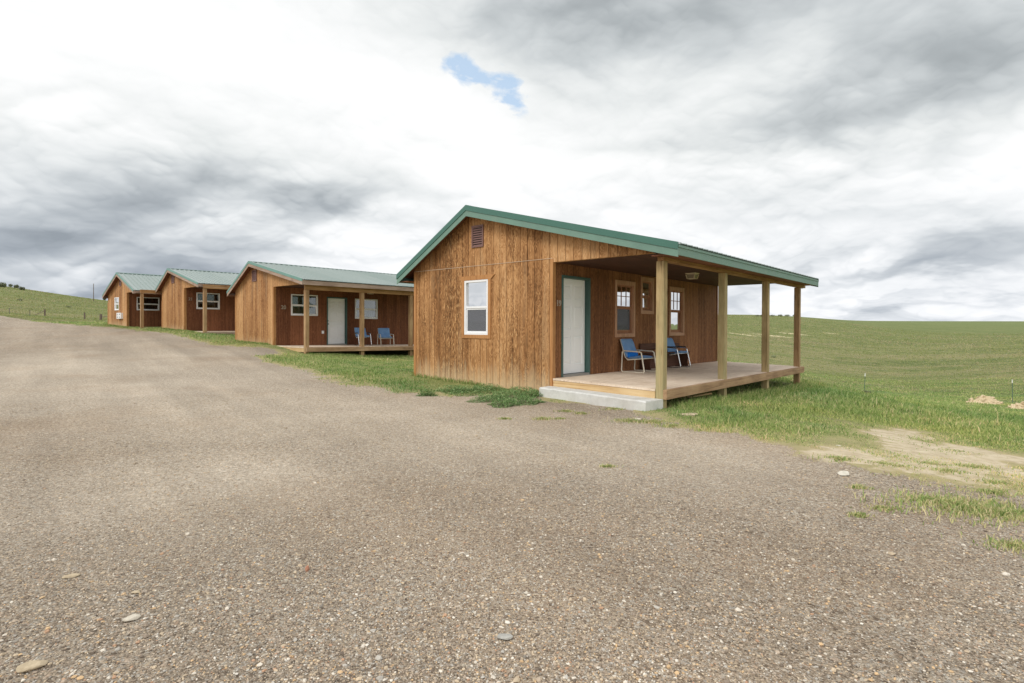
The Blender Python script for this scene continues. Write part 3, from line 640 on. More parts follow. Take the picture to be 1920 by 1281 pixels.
def make_door(parent, place, s0, s1, z0, z1, swing_handle='left'):
    """frame outer s0..s1; slab recessed"""
    f = MB(); pframe(f, place, s0, s1, z0, z1, .05, -.10, .018, ws=(.05, .05, .0, .05)) if False else None
    pbox(f, place, s0, s0+.05, -.10, .02, z0, z1); pbox(f, place, s1-.05, s1, -.10, .02, z0, z1); pbox(f, place, s0+.05, s1-.05, -.10, .02, z1-.05, z1)
    pbox(f, place, s0+.05, s0+.065, -.1, -.075, z0, z1-.05); pbox(f, place, s1-.065, s1-.05, -.1, -.075, z0, z1-.05)
    a, b, c_, d_ = s0+.053, s1-.053, z0+.055, z1-.053
    D = MB(); pbox(D, place, a, b, -.145, -.112, c_, d_)
    st = .105; cx = (a+b)/2; H = d_-c_
    rows = [(c_+.20, c_+.20+.30*H), (c_+.20+.30*H+.15, d_-.13-.17*H-.1), (d_-.13-.15*H, d_-.13)]
    # stiles and rails stand proud, panels are sunk with a raised field
    zc_ = [c_]+[q for r_ in rows for q in r_]+[d_]
    for (p, q) in ((a, a+st), (cx-.05, cx+.05), (b-st, b)): pbox(D, place, p, q, -.112, -.096, c_, d_)
    for i in range(0, len(zc_), 2):
        for (p, q) in ((a+st, cx-.05), (cx+.05, b-st)): pbox(D, place, p, q, -.112, -.096, zc_[i], zc_[i+1])
    for r0, r1 in rows:
        for (p, q) in ((a+st, cx-.05), (cx+.05, b-st)): D.hexa([place(p+.012, -.112, r0+.012), place(q-.012, -.112, r0+.012), place(q-.045, -.098, r0+.045), place(p+.045, -.098, r0+.045)], [place(p+.012, -.112, r1-.012), place(q-.012, -.112, r1-.012), place(q-.045, -.098, r1-.045), place(p+.045, -.098, r1-.045)])
    d = D.build('door', WHITED, parent, bevel=.003)
    f.build('door_frame', GREEND, d, bevel=.003)
    th = MB(); pbox(th, place, s0+.05, s1-.05, -.15, .03, z0-.01, z0+.045); th.build('threshold', METAL, d, bevel=.004)
    hs = a+.06 if swing_handle == 'left' else b-.06; zc0 = z0+.95
    for (zk, R) in ((zc0, .028), (zc0+.14, .024)):
        h = MB()
        pts = [Vector(place(hs, dd, zk)) for dd in (-.102, -.085, -.065, -.05, -.042)]
        h.tube(pts, [R*.9, R*.5, R*.9, R, R*.6] if zk == zc0 else [R, R, R*.95, R*.6, R*.3], 12)
        h.build('handle' if zk == zc0 else 'deadbolt', METAL, d, smooth=True)
    return d

# ------------------------------------------------------------------ cabin builder
def build_cabin(c, label):
    g = .25; P = c['P']; base = c['base']
    root = empty('cabin', (P[0], P[1], base), -YAW); tag(root, label, 'cabin', 'green roofed wooden cabins in a row')
    B = base
    def loc(u, w_, z): return (u, w_, z-B)
    def rl(u): return c['zr']-(c['sl']*(c['ur']-u) if u < c['ur'] else c['slR']*(u-c['ur']))
    u1, U2, L, zc, S_ = c['u1'], c['U2'], c['L'], c['zc'], c['S']
    front = lambda s, d, z: loc(s, -d, z)
    porch = lambda s, d, z: loc(u1+d, s, z)
    left = lambda s, d, z: loc(-d, s, z)
    back = lambda s, d, z: loc(s, L+d, z)
    zlo = B-.35
    fo, po = c.get('fo', []), c.get('po', [])
    m = MB(); top = lambda s: rl(s)-.085
    if c['n'] == 'cabin19':
        wall(m, front, 0, u1, zlo, lambda s: 1.425, fo, t=.11); wall(m, front, 0, u1, 1.436, top, [], extra=[c['ur']], t=.11, off=.0)
    else: wall(m, front, 0, u1, zlo, top, fo, extra=[c['ur']], t=.11)
    wall(m, front, u1, c['infill'], zc, top, [], t=.11)
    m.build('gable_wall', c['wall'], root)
    if c['n'] == 'cabin19':
        q = MB(); pbox(q, front, .0, u1+.0, -.002, .010, 1.426, 1.4355); q.build('flashing_strip', METAL_L, root)
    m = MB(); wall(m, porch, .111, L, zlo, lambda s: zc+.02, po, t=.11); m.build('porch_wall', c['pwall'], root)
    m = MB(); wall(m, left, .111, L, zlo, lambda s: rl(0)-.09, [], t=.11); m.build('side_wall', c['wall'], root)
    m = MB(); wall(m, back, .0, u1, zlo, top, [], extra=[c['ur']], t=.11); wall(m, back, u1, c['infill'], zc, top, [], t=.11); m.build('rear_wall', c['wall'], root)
    # corner boards
    m = MB(); zt = rl(0)-.10
    pbox(m, front, -.0, .085, .001, .018, zlo, min(zt, 1.42)); m.build('corner_board', TRIMW, root)
    m = MB(); pbox(m, front, u1-.055, u1+.018, .001, .018, zlo if c['n'] != 'cabin19' else zlo, zc-.0 if c['n'] != 'cabin19' else 1.424)
    pbox(m, porch, -.0, .075, .001, .018, zlo, zc-.002); m.build('corner_board', TRIMW, root)
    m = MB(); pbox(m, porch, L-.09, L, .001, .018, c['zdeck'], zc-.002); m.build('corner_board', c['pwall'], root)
    # floor + interior (seen through the windows)
    m = MB(); m.box(.11, u1-.11, .11, L-.11, c['zdeck']-B-.05, c['zdeck']-B-.02); m.box(.2, u1-1.6, .2, L-.2, c['zdeck']-B-.02, c['zdeck']-B-.019) ; m.build('floor', INTW, root)
    # roof
    def slope(ua, ub, name):
        mb = MB(); pitch_ = .2286; w0, w1 = -g+.015, L+g-.015; prof = [(w0, 0.)]; k = w0+.06
        while k < w1-.06:
            prof += [(k-.026, 0.), (k-.013, .032), (k+.013, .032), (k+.026, 0.)]; k += pitch_
        prof.append((w1, 0.)); za, zb = rl(ua), rl(ub)
        vs = []
        for (pw, h) in prof: vs += [loc(ua, pw, za+h-.01), loc(ub, pw, zb+h-.01)]
        n = len(prof); vs += [(x, y, z-.014) for x, y, z in vs[:2*n]]
        up_ = 1 if ub > ua else -1; fs = []
        for i in range(n-1):
            f = (2*i, 2*i+1, 2*i+3, 2*i+2); fs.append(f if up_ > 0 else f[::-1])
            f = (2*n+2*i, 2*n+2*i+2, 2*n+2*i+3, 2*n+2*i+1); fs.append(f if up_ > 0 else f[::-1])
            fs.append((2*i+1, 2*n+2*i+1, 2*n+2*i+3, 2*i+3)); 
        mb.add(vs, fs); return mb
    rf = slope(c['ur'], c['eR']+.03, 'r').build('roof', ROOF, root)
    slope(c['ur'], -c['eL']-.03, 'l').build('roof_slope', ROOF, rf)
    m = MB(); ur, zr = c['ur'], c['zr']
    for sg, sl in ((-1, c['sl']), (1, c['slR'])):
        ue = ur+sg*.14
        a = [loc(ur, -g-.02, zr+.012), loc(ue, -g-.02, zr+.012-sl*.14), loc(ue, L+g+.02, zr+.012-sl*.14), loc(ur, L+g+.02, zr+.012)]
        b = [(x, y, z+.012) for x, y, z in a]; m.hexa(a if sg > 0 else a[::-1], b if sg > 0 else b[::-1])
    m.build('ridge_cap', GREEN if c['rake'] == 'green' else RCAP, rf)
    # soffit slab
    m = MB()
    for ua, ub in ((ur, c['eR']-.01), (ur, -c['eL']+.01)):
        t0, t1 = -.028, -.075
        if ub > ua: ub2 = ub
        pts = []
        for zo in (t1, t0): pts.append([loc(ua, -g+.02, rl(ua)+zo), loc(ub, -g+.02, rl(ub)+zo), loc(ub, L+g-.02, rl(ub)+zo), loc(ua, L+g-.02, rl(ua)+zo)])
        m.hexa(pts[0] if ub > ua else pts[0][::-1], pts[1] if ub > ua else pts[1][::-1])
    m.build('soffit', SOFF, rf)
    # rake trim and fascia, front and back
    for wf, dr in ((-g, -1), (L+g, 1)):
        for ua, ub in ((ur, c['eR']+.02), (ur, -c['eL']-.02)):
            for (nm, z0, z1, th, mt_) in ((('rake_trim', -.105, .02, .034, GREEN), ('rake_fascia', -.235, -.105, .018, GREENF)) if c['rake'] == 'green' else (('rake_trim', -.085, .02, .03, GREENB), ('rake_fascia', -.21, -.085, .018, FASR))):
                m = MB(); a0, a1 = sorted((wf, wf+dr*th))
                za = [loc(ua, a0, rl(ua)+z0), loc(ub, a0, rl(ub)+z0), loc(ub, a1, rl(ub)+z0), loc(ua, a1, rl(ua)+z0)]
                zb = [(x, y, z+z1-z0) for x, y, z in za]
                m.hexa(za if ub > ua else za[::-1], zb if ub > ua else zb[::-1]); m.build(nm, mt_, rf)
    # eave fascia
    eg = c['rake'] == 'green'
    for ue, s_ in ((c['eR'], 1), (-c['eL'], -1)):
        ze = rl(ue); m = MB(); x0, x1 = sorted((ue, ue+s_*.02)); m.box(x0, x1, -g, L+g, ze-.205-B, ze-.035-B); m.build('eave_fascia', GREENF if eg else FASW, rf)
        if eg:
            m = MB(); x0, x1 = sorted((ue+s_*.021, ue+s_*.035)); m.box(x0, x1, -g-.0, L+g, ze-.075-B, ze-.03-B); m.build('drip_edge', GREENF, rf)
        m = MB(); k = -g+.075+.1143
        m.box(*sorted((ue-s_*.02, ue+s_*.040)), -g+.02, L+g-.02, ze-.032-B, ze-.020-B)  # dark strip added as the shade in the cavities under the ribs
        while k < L+g-.1: m.box(*sorted((ue+s_*.0, ue+s_*.044)), k-.075, k+.075, ze-.020-B, ze-.006-B); k += .2286
        m.build('rib_gap_shade', RIBE, rf)
    ze = rl(c['eR'])
    m = MB(); m.box(U2+.03, c['eR']-.002, -g+.03, L+g-.03, ze-.185-B, ze-.170-B); m.box(U2-.12, U2+.03, -g+.03, -.04, ze-.185-B, ze-.170-B); m.build('eave_soffit', SOFF if eg else FASW, rf)
    m = MB(); zl = rl(-c['eL']); m.box(-c['eL'], -.002, -g+.05, L+g-.05, zl-.19-B, zl-.175-B); m.build('eave_soffit', SOFF, rf)
    # porch ceiling, beam, posts
    m = MB(); k = u1
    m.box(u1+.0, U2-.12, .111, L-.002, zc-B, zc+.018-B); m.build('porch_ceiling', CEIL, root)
    m = MB(); m.box(U2-.115, U2-.045, .0, c['deckend']+.3, c['zb']-B, c['zb']+.19-B); m.box(U2-.043, U2+.028, -.03, c['deckend']+.25, c['zb']+.002-B, c['zb']+.19-B); m.build('porch_beam', BEAM, root, bevel=.004)
    tilt = lambda u, w_: c['tu']*(u-4)+c['tw']*w_
    for i, pw in enumerate(c['posts']):
        q = cw(P, U2, pw); m = MB(); zg = tz(q[0], q[1]); m.box(U2-S_, U2-.001, pw, pw+S_, zg-.3-B, c['zb']-.001-B); m.build('post', c['post'] if i != 3 or c['n'] != 'cabin19' else POSTB, root, bevel=.006)
    # deck
    zd = c['zdeck']; x = u1+.012; DK = MB(); T = lambda x_, y_: tilt(x_, y_)
    while x < U2-.01:
        x1 = min(x+.138, U2-.003); y0 = .165
        while y0 < c['deckend']:
            y1 = min(c['deckend'], y0+random.choice((2.4, 3.05, 3.66, 4.2)) if y0 > .2 else random.uniform(1., 4.)); dz_ = random.uniform(-.0015, .0015)
            DK.box(x, x1-.008, y0, y1-.004, zd-.038-B+dz_, zd-B+dz_, zf=T); y0 = y1
        x = x1
    DK.box(u1+.012, U2-S_-.002, .0, .16, zd-.038-B, zd+.001-B, zf=T)
    dk = DK.build('deck', DECK, root)
    if c['n'] in ('cabin19', 'cabin20'):
        m = MB(); m.box(u1+.004, U2-S_-.004, .008, .045, zd-.195-B, zd-.042-B, zf=T); m.build('front_rim_board', RIMF, root, bevel=.004)
        m = MB(); m.box(U2+.002, U2+.072, .012, c['deckend']+.03, zd-.175-B, zd-.002-B, zf=T); m.build('side_rim_board', RIMS, root, bevel=.006)
        m = MB(); y = .5
        while y < c['deckend']: m.box(u1+.0, U2-.0, y, y+.04, zd-.18-B, zd-.040-B, zf=T); y += .61
        m.build('joist', POSTB, root)
        m = MB(); m.box(u1+.004, U2, c['deckend']-.045, c['deckend']-.004, zd-.175-B, zd-.042-B, zf=T); m.build('rear_rim_board', RIMS, root)
    else:
        m = MB(); m.box(u1+.004, U2+.03, -.03 if c['n'] == 'cabin22' else .0, c['deckend'], zd-.30-B, zd-.042-B); m.build('porch_slab', CONC if c['n'] == 'cabin22' else FASW, root)
    for wdw in c.get('windows', []):
        pl = front if wdw['wall'] == 'f' else porch
        W = make_window(root, pl, *wdw['box'], kind=wdw.get('kind', 'vinyl'), cur=wdw.get('cur'), mid=wdw.get('mid', .5), curside=wdw.get('curside', (0., 1.)), screen_=wdw.get('screen', False))
        if wdw.get('trim'):
            s0, s1, z0, z1 = wdw['box']; m = MB(); e = .085
            pbox(m, front, s0-e, s0, .0, .022, z0, z1); pbox(m, front, s1, s1+e, .0, .022, z0, z1); pbox(m, front, s0-e, s1+e, .0, .022, z0-e, z0)
            a = [front(s0-e, 0, z1), front(s1+e, 0, z1), front(s1+e, .022, z1), front(s0-e, .022, z1)]
            b = [front(s0-e-.06, 0, z1+.10), front(s1+e+.13, 0, z1+.10), front(s1+e+.13, .022, z1+.10), front(s0-e-.06, .022, z1+.10)]
            m.hexa(a, b); m.build('trim', TRIMW, W, bevel=.002)
    if c.get('door'): make_door(root, porch, *c['door'])
    # louvred gable vent
    if c.get('vent'):
        s0, s1, z0, z1 = c['vent']; m = MB(); pframe(m, front, s0, s1, z0, z1, .035, .001, .03); n = 9
        pbox(m, front, s0+.03, s1-.03, .001, .004, z0+.03, z1-.03, 1)
        for i in range(n):
            zz = z0+.045+(z1-z0-.09)*i/(n-1)
            m.hexa([front(s0+.035, .005, zz+.012), front(s1-.035, .005, zz+.012), front(s1-.035, .026, zz-.018), front(s0+.035, .026, zz-.018)],
                   [front(s0+.035, .005, zz+.019), front(s1-.035, .005, zz+.019), front(s1-.035, .026, zz-.011), front(s0+.035, .026, zz-.011)])
        m.build('gable_vent', [VENTB, DARK], root)
    # ceiling light
    if c.get('lamp'):
        lu, lw, lz = c['lamp']; m = MB(); h = .13; BB = B
        m.hexa([loc(lu-.085, lw-.085, lz-.04), loc(lu+.085, lw-.085, lz-.04), loc(lu+.085, lw+.085, lz-.04), loc(lu-.085, lw+.085, lz-.04)], [loc(lu-.136, lw-.136, lz-.001), loc(lu+.136, lw-.136, lz-.001), loc(lu+.136, lw+.136, lz-.001), loc(lu-.136, lw+.136, lz-.001)])
        for sx, sy in ((-1, -1), (1, -1), (1, 1), (-1, 1)):
            m.hexa([loc(lu+sx*.09-.012, lw+sy*.09-.012, lz-.128), loc(lu+sx*.09+.012, lw+sy*.09-.012, lz-.128), loc(lu+sx*.09+.012, lw+sy*.09+.012, lz-.128), loc(lu+sx*.09-.012, lw+sy*.09+.012, lz-.128)],
                   [loc(lu+sx*.112-.012, lw+sy*.112-.012, lz-.035), loc(lu+sx*.112+.012, lw+sy*.112-.012, lz-.035), loc(lu+sx*.112+.012, lw+sy*.112+.012, lz-.035), loc(lu+sx*.112-.012, lw+sy*.112+.012, lz-.035)])
        m.box(lu-.10, lu+.10, lw-.10, lw+.10, lz-.142-B, lz-.127-B)
        Lp = m.build('porch_light', ALM, root)
        m = MB(); m.hexa([loc(lu-.085, lw-.085, lz-.126), loc(lu+.085, lw-.085, lz-.126), loc(lu+.085, lw+.085, lz-.126), loc(lu-.085, lw+.085, lz-.126)], [loc(lu-.104, lw-.104, lz-.041), loc(lu+.104, lw-.104, lz-.041), loc(lu+.104, lw+.104, lz-.041), loc(lu-.104, lw+.104, lz-.041)]); m.build('lamp_glass', LENS, Lp)
    if c.get('num'):
        txt, s, z, size = c['num']
        # text plane facing +u: text x -> +w, text y -> +z
        M = Matrix(((0, 0, 1, u1+.008), (1, 0, 0, s), (0, 1, 0, z-B), (0, 0, 0, 1)))
        text_obj('house_number', txt, size, NUMM, root, M)
    if c.get('outlet'):
        s, z = c['outlet']; m = MB(); pbox(m, porch, s-.045, s+.045, .0, .045, z-.065, z+.065); pbox(m, porch, s-.038, s+.038, .045, .05, z-.055, z+.055); m.build('outlet_box', WHITE, root, bevel=.005)
    if c.get('ac'):
        s0, s1, z0, z1 = c['ac']; m = MB(); pbox(m, front, s0, s1, .0, .12, z0, z1)
        hx = (s1-s0)/2
        for a in (0, 1):
            for b in (0, 1):
                p, q = s0+.12+a*(hx-.02), s0+.12+a*(hx-.02)+hx-.26; r0 = z0+.05+b*(z1-z0-.02)/2; pbox(m, front, p, q, .12, .123, r0, r0+(z1-z0)/2-.10, 1)
                for k in range(4): zz = r0+.01+k*((z1-z0)/2-.12)/4; pbox(m, front, p, q, .123, .132, zz, zz+.008)
        m.build('air_conditioner', [WHITE, DARK], root)
    return root
METAL_L = paint('pale_flashing', S(200, 176, 150), .5, .08)
NUMM = paint('number_metal', S(168, 152, 136), .4, .1, metal=.3)
GREENB = paint('weathered_green_trim', S(108, 148, 138), .5, .1)
RCAP = paint('dark_ridge_cap', S(96, 122, 114), .5, .08)

c1, c2, c3, c4 = CAB
c1.update(windows=[dict(wall='f', box=(1.905, 2.695, -.185, 1.10), cur=CURT, trim=True, mid=.5, curside=(.22, 1.), screen=True),
                   dict(wall='p', box=(2.525, 3.31, -.15, 1.05), kind='grid', mid=.55, cur=CURT, curside=(.0, 1.), screen=True),
                   dict(wall='p', box=(3.775, 4.30, .44, 1.21), kind='wood', mid=.5),
                   dict(wall='p', box=(5.385, 6.165, -.14, 1.05), kind='grid', mid=.53, cur=CURT, curside=(0., .6))],
          fo=[(1.905, 2.695, -.185, 1.10)], po=[(2.525, 3.31, -.15, 1.05), (3.775, 4.30, .44, 1.21), (5.385, 6.165, -.14, 1.05), (.31, 1.38, -1.07, 1.11)],
          door=(.31, 1.38, -1.062, 1.11), vent=(2.16, 2.54, 1.86, 2.37), lamp=(5.76, 4.07, 1.35), num=('19', .205, .50, .17))
c2.update(windows=[dict(wall='p', box=(.745, 1.97, .455, 1.36), cur=CURTG, curside=(.0, 1.)), dict(wall='p', box=(3.83, 5.065, .36, 1.29), cur=CURT, curside=(.1, .98))],
          po=[(.745, 1.97, .455, 1.36), (3.83, 5.065, .36, 1.29), (2.40, 3.42, -.85, 1.31)], door=(2.40, 3.42, -.845, 1.31), vent=(1.77, 2.2, 1.93, 2.42), lamp=(4.6, 4.1, 1.625), num=('20', .42, .78, .22), outlet=(2.20, -.26))
c3.update(windows=[dict(wall='p', box=(.588, 1.775, .905, 1.79), cur=CURTD)], po=[(.588, 1.775, .905, 1.79)], vent=(1.66, 2.1, 2.33, 2.78), num=('21', .30, 1.42, .22))
c4.update(windows=[dict(wall='f', box=(1.58, 2.55, .94, 1.735), cur=CURT), dict(wall='p', box=(.49, 1.69, .92, 1.72), cur=CURTD)], fo=[(1.58, 2.55, .94, 1.735)], po=[(.49, 1.69, .92, 1.72)],
          vent=(2.72, 3.08, 2.40, 2.77), ac=(2.50, 3.42, .41, .77))
build_cabin(c1, 'nearest wooden cabin, numbered 19, with a wide porch on four posts and bright green fascia')
build_cabin(c2, 'second nearest wooden cabin, numbered 20, its white porch door between two white framed windows')
build_cabin(c3, 'third cabin along the row, with one wide dark window behind its porch post')
build_cabin(c4, 'farthest wooden cabin with a white air conditioner and small window in its gable wall')

# ------------------------------------------------------------------ things on and beside cabin 19
def c1pt(u, w_, z): return tuple(cw(P1, u, w_, z))
dz1 = lambda u, w_: -1.05-.0196*(u-4)-.0024*w_
st = empty('concrete_step', c1pt(5.8, -.2, -1.47), -YAW); 
m = MB()
def stv(u, w_, z): return (u-5.8, w_+.2, z+1.47)
nx = 26
def steptop(u): return -1.222-.0225*(u-4.5)
vs = []; 
for i in range(nx+1):
    u = 4.50+(7.04-4.50)*i/nx; j = random.uniform(-.006, .006); k = random.uniform(-.008, .004)
    wf = -.36-.10*i/nx
    un = u; 
    def stv(q, w_, z, k_=i/nx): return (q-5.8-(.10*k_**8*min(1, -w_/.4) if w_ < 0 else 0), w_+.2, z+1.47)
    vs += [stv(u, wf+j, -1.75), stv(u, wf+j, steptop(u)-.022+k), stv(u, wf+.022+j, steptop(u)+k*.3), stv(u, .004, steptop(u)), stv(u, .004, -1.75)]
fs = [(5*i+a, 5*i+5+a, 5*i+5+(a+1) % 5, 5*i+(a+1) % 5) for i in range(nx) for a in range(5)]; fs += [tuple(range(5)), tuple(5*nx+q for q in range(5))[::-1]]
m.add(vs, fs); bm_ = m.build('slab', CONC, st)
tag(st, 'long pale concrete step in front of the nearest porch', 'step')

def chair(name, loc, rz, label, kind, seed=0):
    """x forward, y sideways; sled chair with blue cushions"""
    r = empty(name, loc, rz); tag(r, label, 'chair', 'blue cushioned chairs on the porches')
    W = .30
    fm = CREAM if kind == 'sled' else CHROME
    for s_ in (-1, 1):
        y = s_*W; m = MB()
        if kind == 'sled':
            pts = [(-.27, y, .014), (.35, y, .014), (.26, y, .50), (-.25, y, .52)]
            m.tube(fillet(pts, .05, closed=True), .0155, 8, closed=True)
        else:
            pts = [(-.22, y, .014), (.22, y, .014), (.10, y, .53), (-.20, y, .55)]
            m.tube(fillet(pts, .05), .0145, 8)
        m.build('side_frame', fm, r, smooth=True)
        if kind != 'sled':
            m = MB(); m.box(-.21, .09, y-.022, y+.022, .555, .578); m.build('armrest', BLACKP, r, bevel=.008)
    yb = W-.035; sz = .31 if kind == 'sled' else .36
    m = MB()
    for s_ in (-1, 1):
        pts = [(-.33, s_*yb, .78), (-.17, s_*yb, sz-.01), (.27 if kind == 'sled' else .17, s_*yb, sz+.03)]
        m.tube(fillet(pts, .10), .012, 8)
    m.tube([(-.33, -yb, .78), (-.33, yb, .78)], .012, 8); m.tube([(.23 if kind == 'sled' else .12, -W, sz+.025), (.23 if kind == 'sled' else .12, W, sz+.025)], .011, 8)
    m.tube([(-.22, -W, .50 if kind == 'sled' else .545), (-.22, W, .50 if kind == 'sled' else .545)], .010, 8); m.tube([(-.12, -W+.03, sz-.015), (-.12, W-.03, sz-.015)], .011, 8)
    m.build('seat_frame', fm, r, smooth=True)
    def cushion(p0, p1, th, nm, mt_, yb_=yb+.005):
        p0, p1 = Vector(p0), Vector(p1); d = (p1-p0); n_ = Vector((-d.z, 0, d.x)).normalized(); m2 = MB(); nu, nv = 14, 14; vs2 = []
        for sd_ in (1, -1):
            for i in range(nu+1):
                for j in range(nv+1):
                    a, b = i/nu*2-1, j/nv*2-1
                    e = (max(0, 1-abs(a)**6)*max(0, 1-abs(b)**6))**.5
                    # rounded corners on plan
                    aa_, bb_ = a, b*(1-.10*abs(a)**8)
                    q = p0+d*(aa_*.5+.5); q.y += bb_*yb_; q = q+n_*(sd_*th*.5*e+.010*math.sin(a*5+seed)*e*(1 if sd_ > 0 else 0)); vs2.append(q)
        N1 = (nu+1)*(nv+1); fs2 = []
        for i in range(nu):
            for j in range(nv):
                k = i*(nv+1)+j; fs2.append((k, k+nv+1, k+nv+2, k+1)); k += N1; fs2.append((k, k+1, k+nv+2, k+nv+1))
        m2.add(vs2, fs2); return m2.build(nm, mt_, r, smooth=True)
    cushion((-.13, 0, sz+.03), (.27 if kind == 'sled' else .16, 0, sz+.065), .075, 'seat_cushion', BLUE)
    cushion((-.155, 0, sz+.04), (-.325, 0, .80), .085, 'backrest', BLUE)
    if kind == 'sled' and seed == 1:
        o = cushion((-.125, 0, sz+.02), (-.150, 0, sz+.17), .07, 'lumbar_pad', BLUEB, yb-.03)
    return r
chair('sled_chair', c1pt(4.93, 2.89, dz1(4.93, 2.9)), -YAW-.02, 'blue chair on cream tube sled base under the paned window of the nearest porch', 'sled', 1)
chair('cantilever_chair', c1pt(4.90, 5.15, dz1(4.9, 5.15)), -YAW, 'blue chair with slanted chrome legs and black armrests beside the low dark bench', 'chrome', 2)
# dark wooden bench against the wall
bn = empty('wooden_bench', c1pt(4.56, 4.75, dz1(4.6, 4.7)), -YAW); tag(bn, 'dark low wooden bench against the nearest porch wall behind the chairs', 'bench')
m = MB()
for k in range(3): m.box(.03+k*.118, .14+k*.118, -1.15, 1.10, .395, .42)
m.build('seat', DKWOOD, bn, bevel=.004)
for (y0, y1, zt) in ((-1.15, -.02, .66), (.02, 1.10, .64)):
    m = MB(); m.box(.02, .045, y0, y1, .50, zt); m.build('backrest', DKWOOD, bn, bevel=.004)
for y in (-1.12, 1.06):
    m = MB(); vs = []
    prof = [(.03, 0), (.32, 0), (.30, .12), (.315, .25), (.36, .394), (.03, .394)]
    for yy in (y, y+.035): vs += [(a, yy, b) for a, b in prof]
    n = len(prof); m.add(vs, [tuple(range(n))[::-1], tuple(range(n, 2*n))]+[(i, (i+1) % n, n+(i+1) % n, n+i) for i in range(n)]); m.build('side_panel', DKWOOD, bn)
m = MB(); m.box(.04, .06, -1.08, 1.06, .0, .39); m.build('back_panel', DKWOOD, bn)
p = c1pt(6.55, 1.05, 0); m = MB(); m.tube([(0, 0, 0), (.16, -.12, .26)], .045, 12); o = m.build('pipe', METAL, smooth=True); o.location = (p[0], p[1], tz(p[0], p[1])-.03); tag(o, 'short grey pipe end leaning in the dark gap under the nearest deck', 'pipe')
p = c1pt(6.7, 2.0, 0); m = MB(); m.box(-.45, .45, -.03, .03, .0, .035); o = m.build('scrap_board', RIMF, bevel=.003); o.location = (p[0], p[1], tz(p[0], p[1])+.02); o.rotation_euler = (0, -.12, .25); tag(o, 'thin scrap board lying in the grass under the nearest deck edge', 'board')
# cabin 20 chairs
z2 = lambda w_: -.80-.014*w_
chair('cantilever_chair', tuple(cw(P2, 4.75, 3.62, z2(3.6))), -YAW-.1, 'blue chair with white slanted legs half behind the middle post of the second cabin', 'chrome', 3)
chair('sled_chair', tuple(cw(P2, 4.85, 4.75, z2(4.7))), -YAW-.35, 'rounded blue armchair on pale tube frame, right of the other chair on the second porch', 'sled', 4)

# ------------------------------------------------------------------ stones
def stone_mesh(r, flat=.5, seed=0, sub=3, el=1.3):
    import bmesh
    bm = bmesh.new(); bmesh.ops.create_icosphere(bm, subdivisions=sub, radius=1.); rs = random.Random(seed)
    pl = [(Vector((rs.gauss(0, 1), rs.gauss(0, 1), rs.gauss(0, 1))).normalized(), rs.uniform(.62, .9)) for _ in range(10)]
    for v in bm.verts:
        for n_, d in pl:
            e = v.co.dot(n_)-d
            if e > 0: v.co -= n_*e*.9
        v.co.x *= r*el; v.co.y *= r; v.co.z *= r*flat
    me = bpy.data.meshes.new('stone'); bm.to_mesh(me); bm.free(); return me
def rockmat(name, a, b):
    m_, t = mat(name, .85, .3); n = t.noise(t.obj, 22., 6., .65); n2 = t.noise(t.obj, 120., 3.)
    t.set(t.b.inputs['Base Color'], t.mix(t.mr(n, .35, .65), a, b)); t.set(t.b.inputs['Normal'], t.bump(t.m('ADD', n, n2), .5, .004)); return m_
RK = dict(tan=rockmat('tan_rock', S(168, 152, 126), S(198, 182, 154)), pale=rockmat('pale_rock', S(184, 176, 160), S(214, 206, 190)), grey=rockmat('grey_rock', S(150, 148, 142), S(182, 180, 172)), red=rockmat('red_rock', S(162, 112, 90), S(184, 138, 112)), white=rockmat('white_rock', S(190, 184, 168), S(218, 212, 198)))
for i, (px, py, r, fl, el, mt_, lab) in enumerate([
    (134, 1082, .030, .35, 1.6, 'tan', 'small flat tan stone lying on the gravel at the far left of the foreground'),
    (247, 1163, .032, .5, 1.3, 'pale', 'round pale stone on the gravel, left foreground'),
    (60, 1253, .034, .5, 2.0, 'tan', 'long pale tan stone at the bottom left corner of the gravel'),
    (256, 1112, .020, .4, 1.4, 'tan', 'little tan chip of stone between the flat and the round pale stones'),
    (576, 1071, .016, 1.3, .9, 'red', 'small reddish stone standing upright on the gravel'),
    (947, 1197, .028, .45, 1.5, 'grey', 'grey stone sunk in the gravel at the bottom centre'),
    (1583, 889, .062, .2, 1.8, 'white', 'cracked white slab of stone at the edge of the dry dirt'),
    (1292, 779, .12, .2, 1.7, 'tan', 'flat pale slab lying in the grass beside the nearest porch post'),
    (1195, 788, .05, .4, 1.4, 'pale', 'pale stone beside the right end of the concrete step'),
    (1572, 838, .035, .4, 1.5, 'pale', 'whitish stone in the dry grass edge left of the bare dirt')]):
    p = ground_pt(px, py); me = stone_mesh(r, fl, i+3, el=el); me.materials.append(RK[mt_]); me.polygons.foreach_set('use_smooth', [False]*len(me.polygons))
    o = bpy.data.objects.new('stone', me); C.objects.link(o); o.location = (p[0], p[1], tz(p[0], p[1])+r*fl*.45); o.rotation_euler = (0, 0, random.uniform(-.5, .8)); tag(o, lab, 'stone')
    me.transform(Matrix.Translation((0, 0, r*fl*.3)))

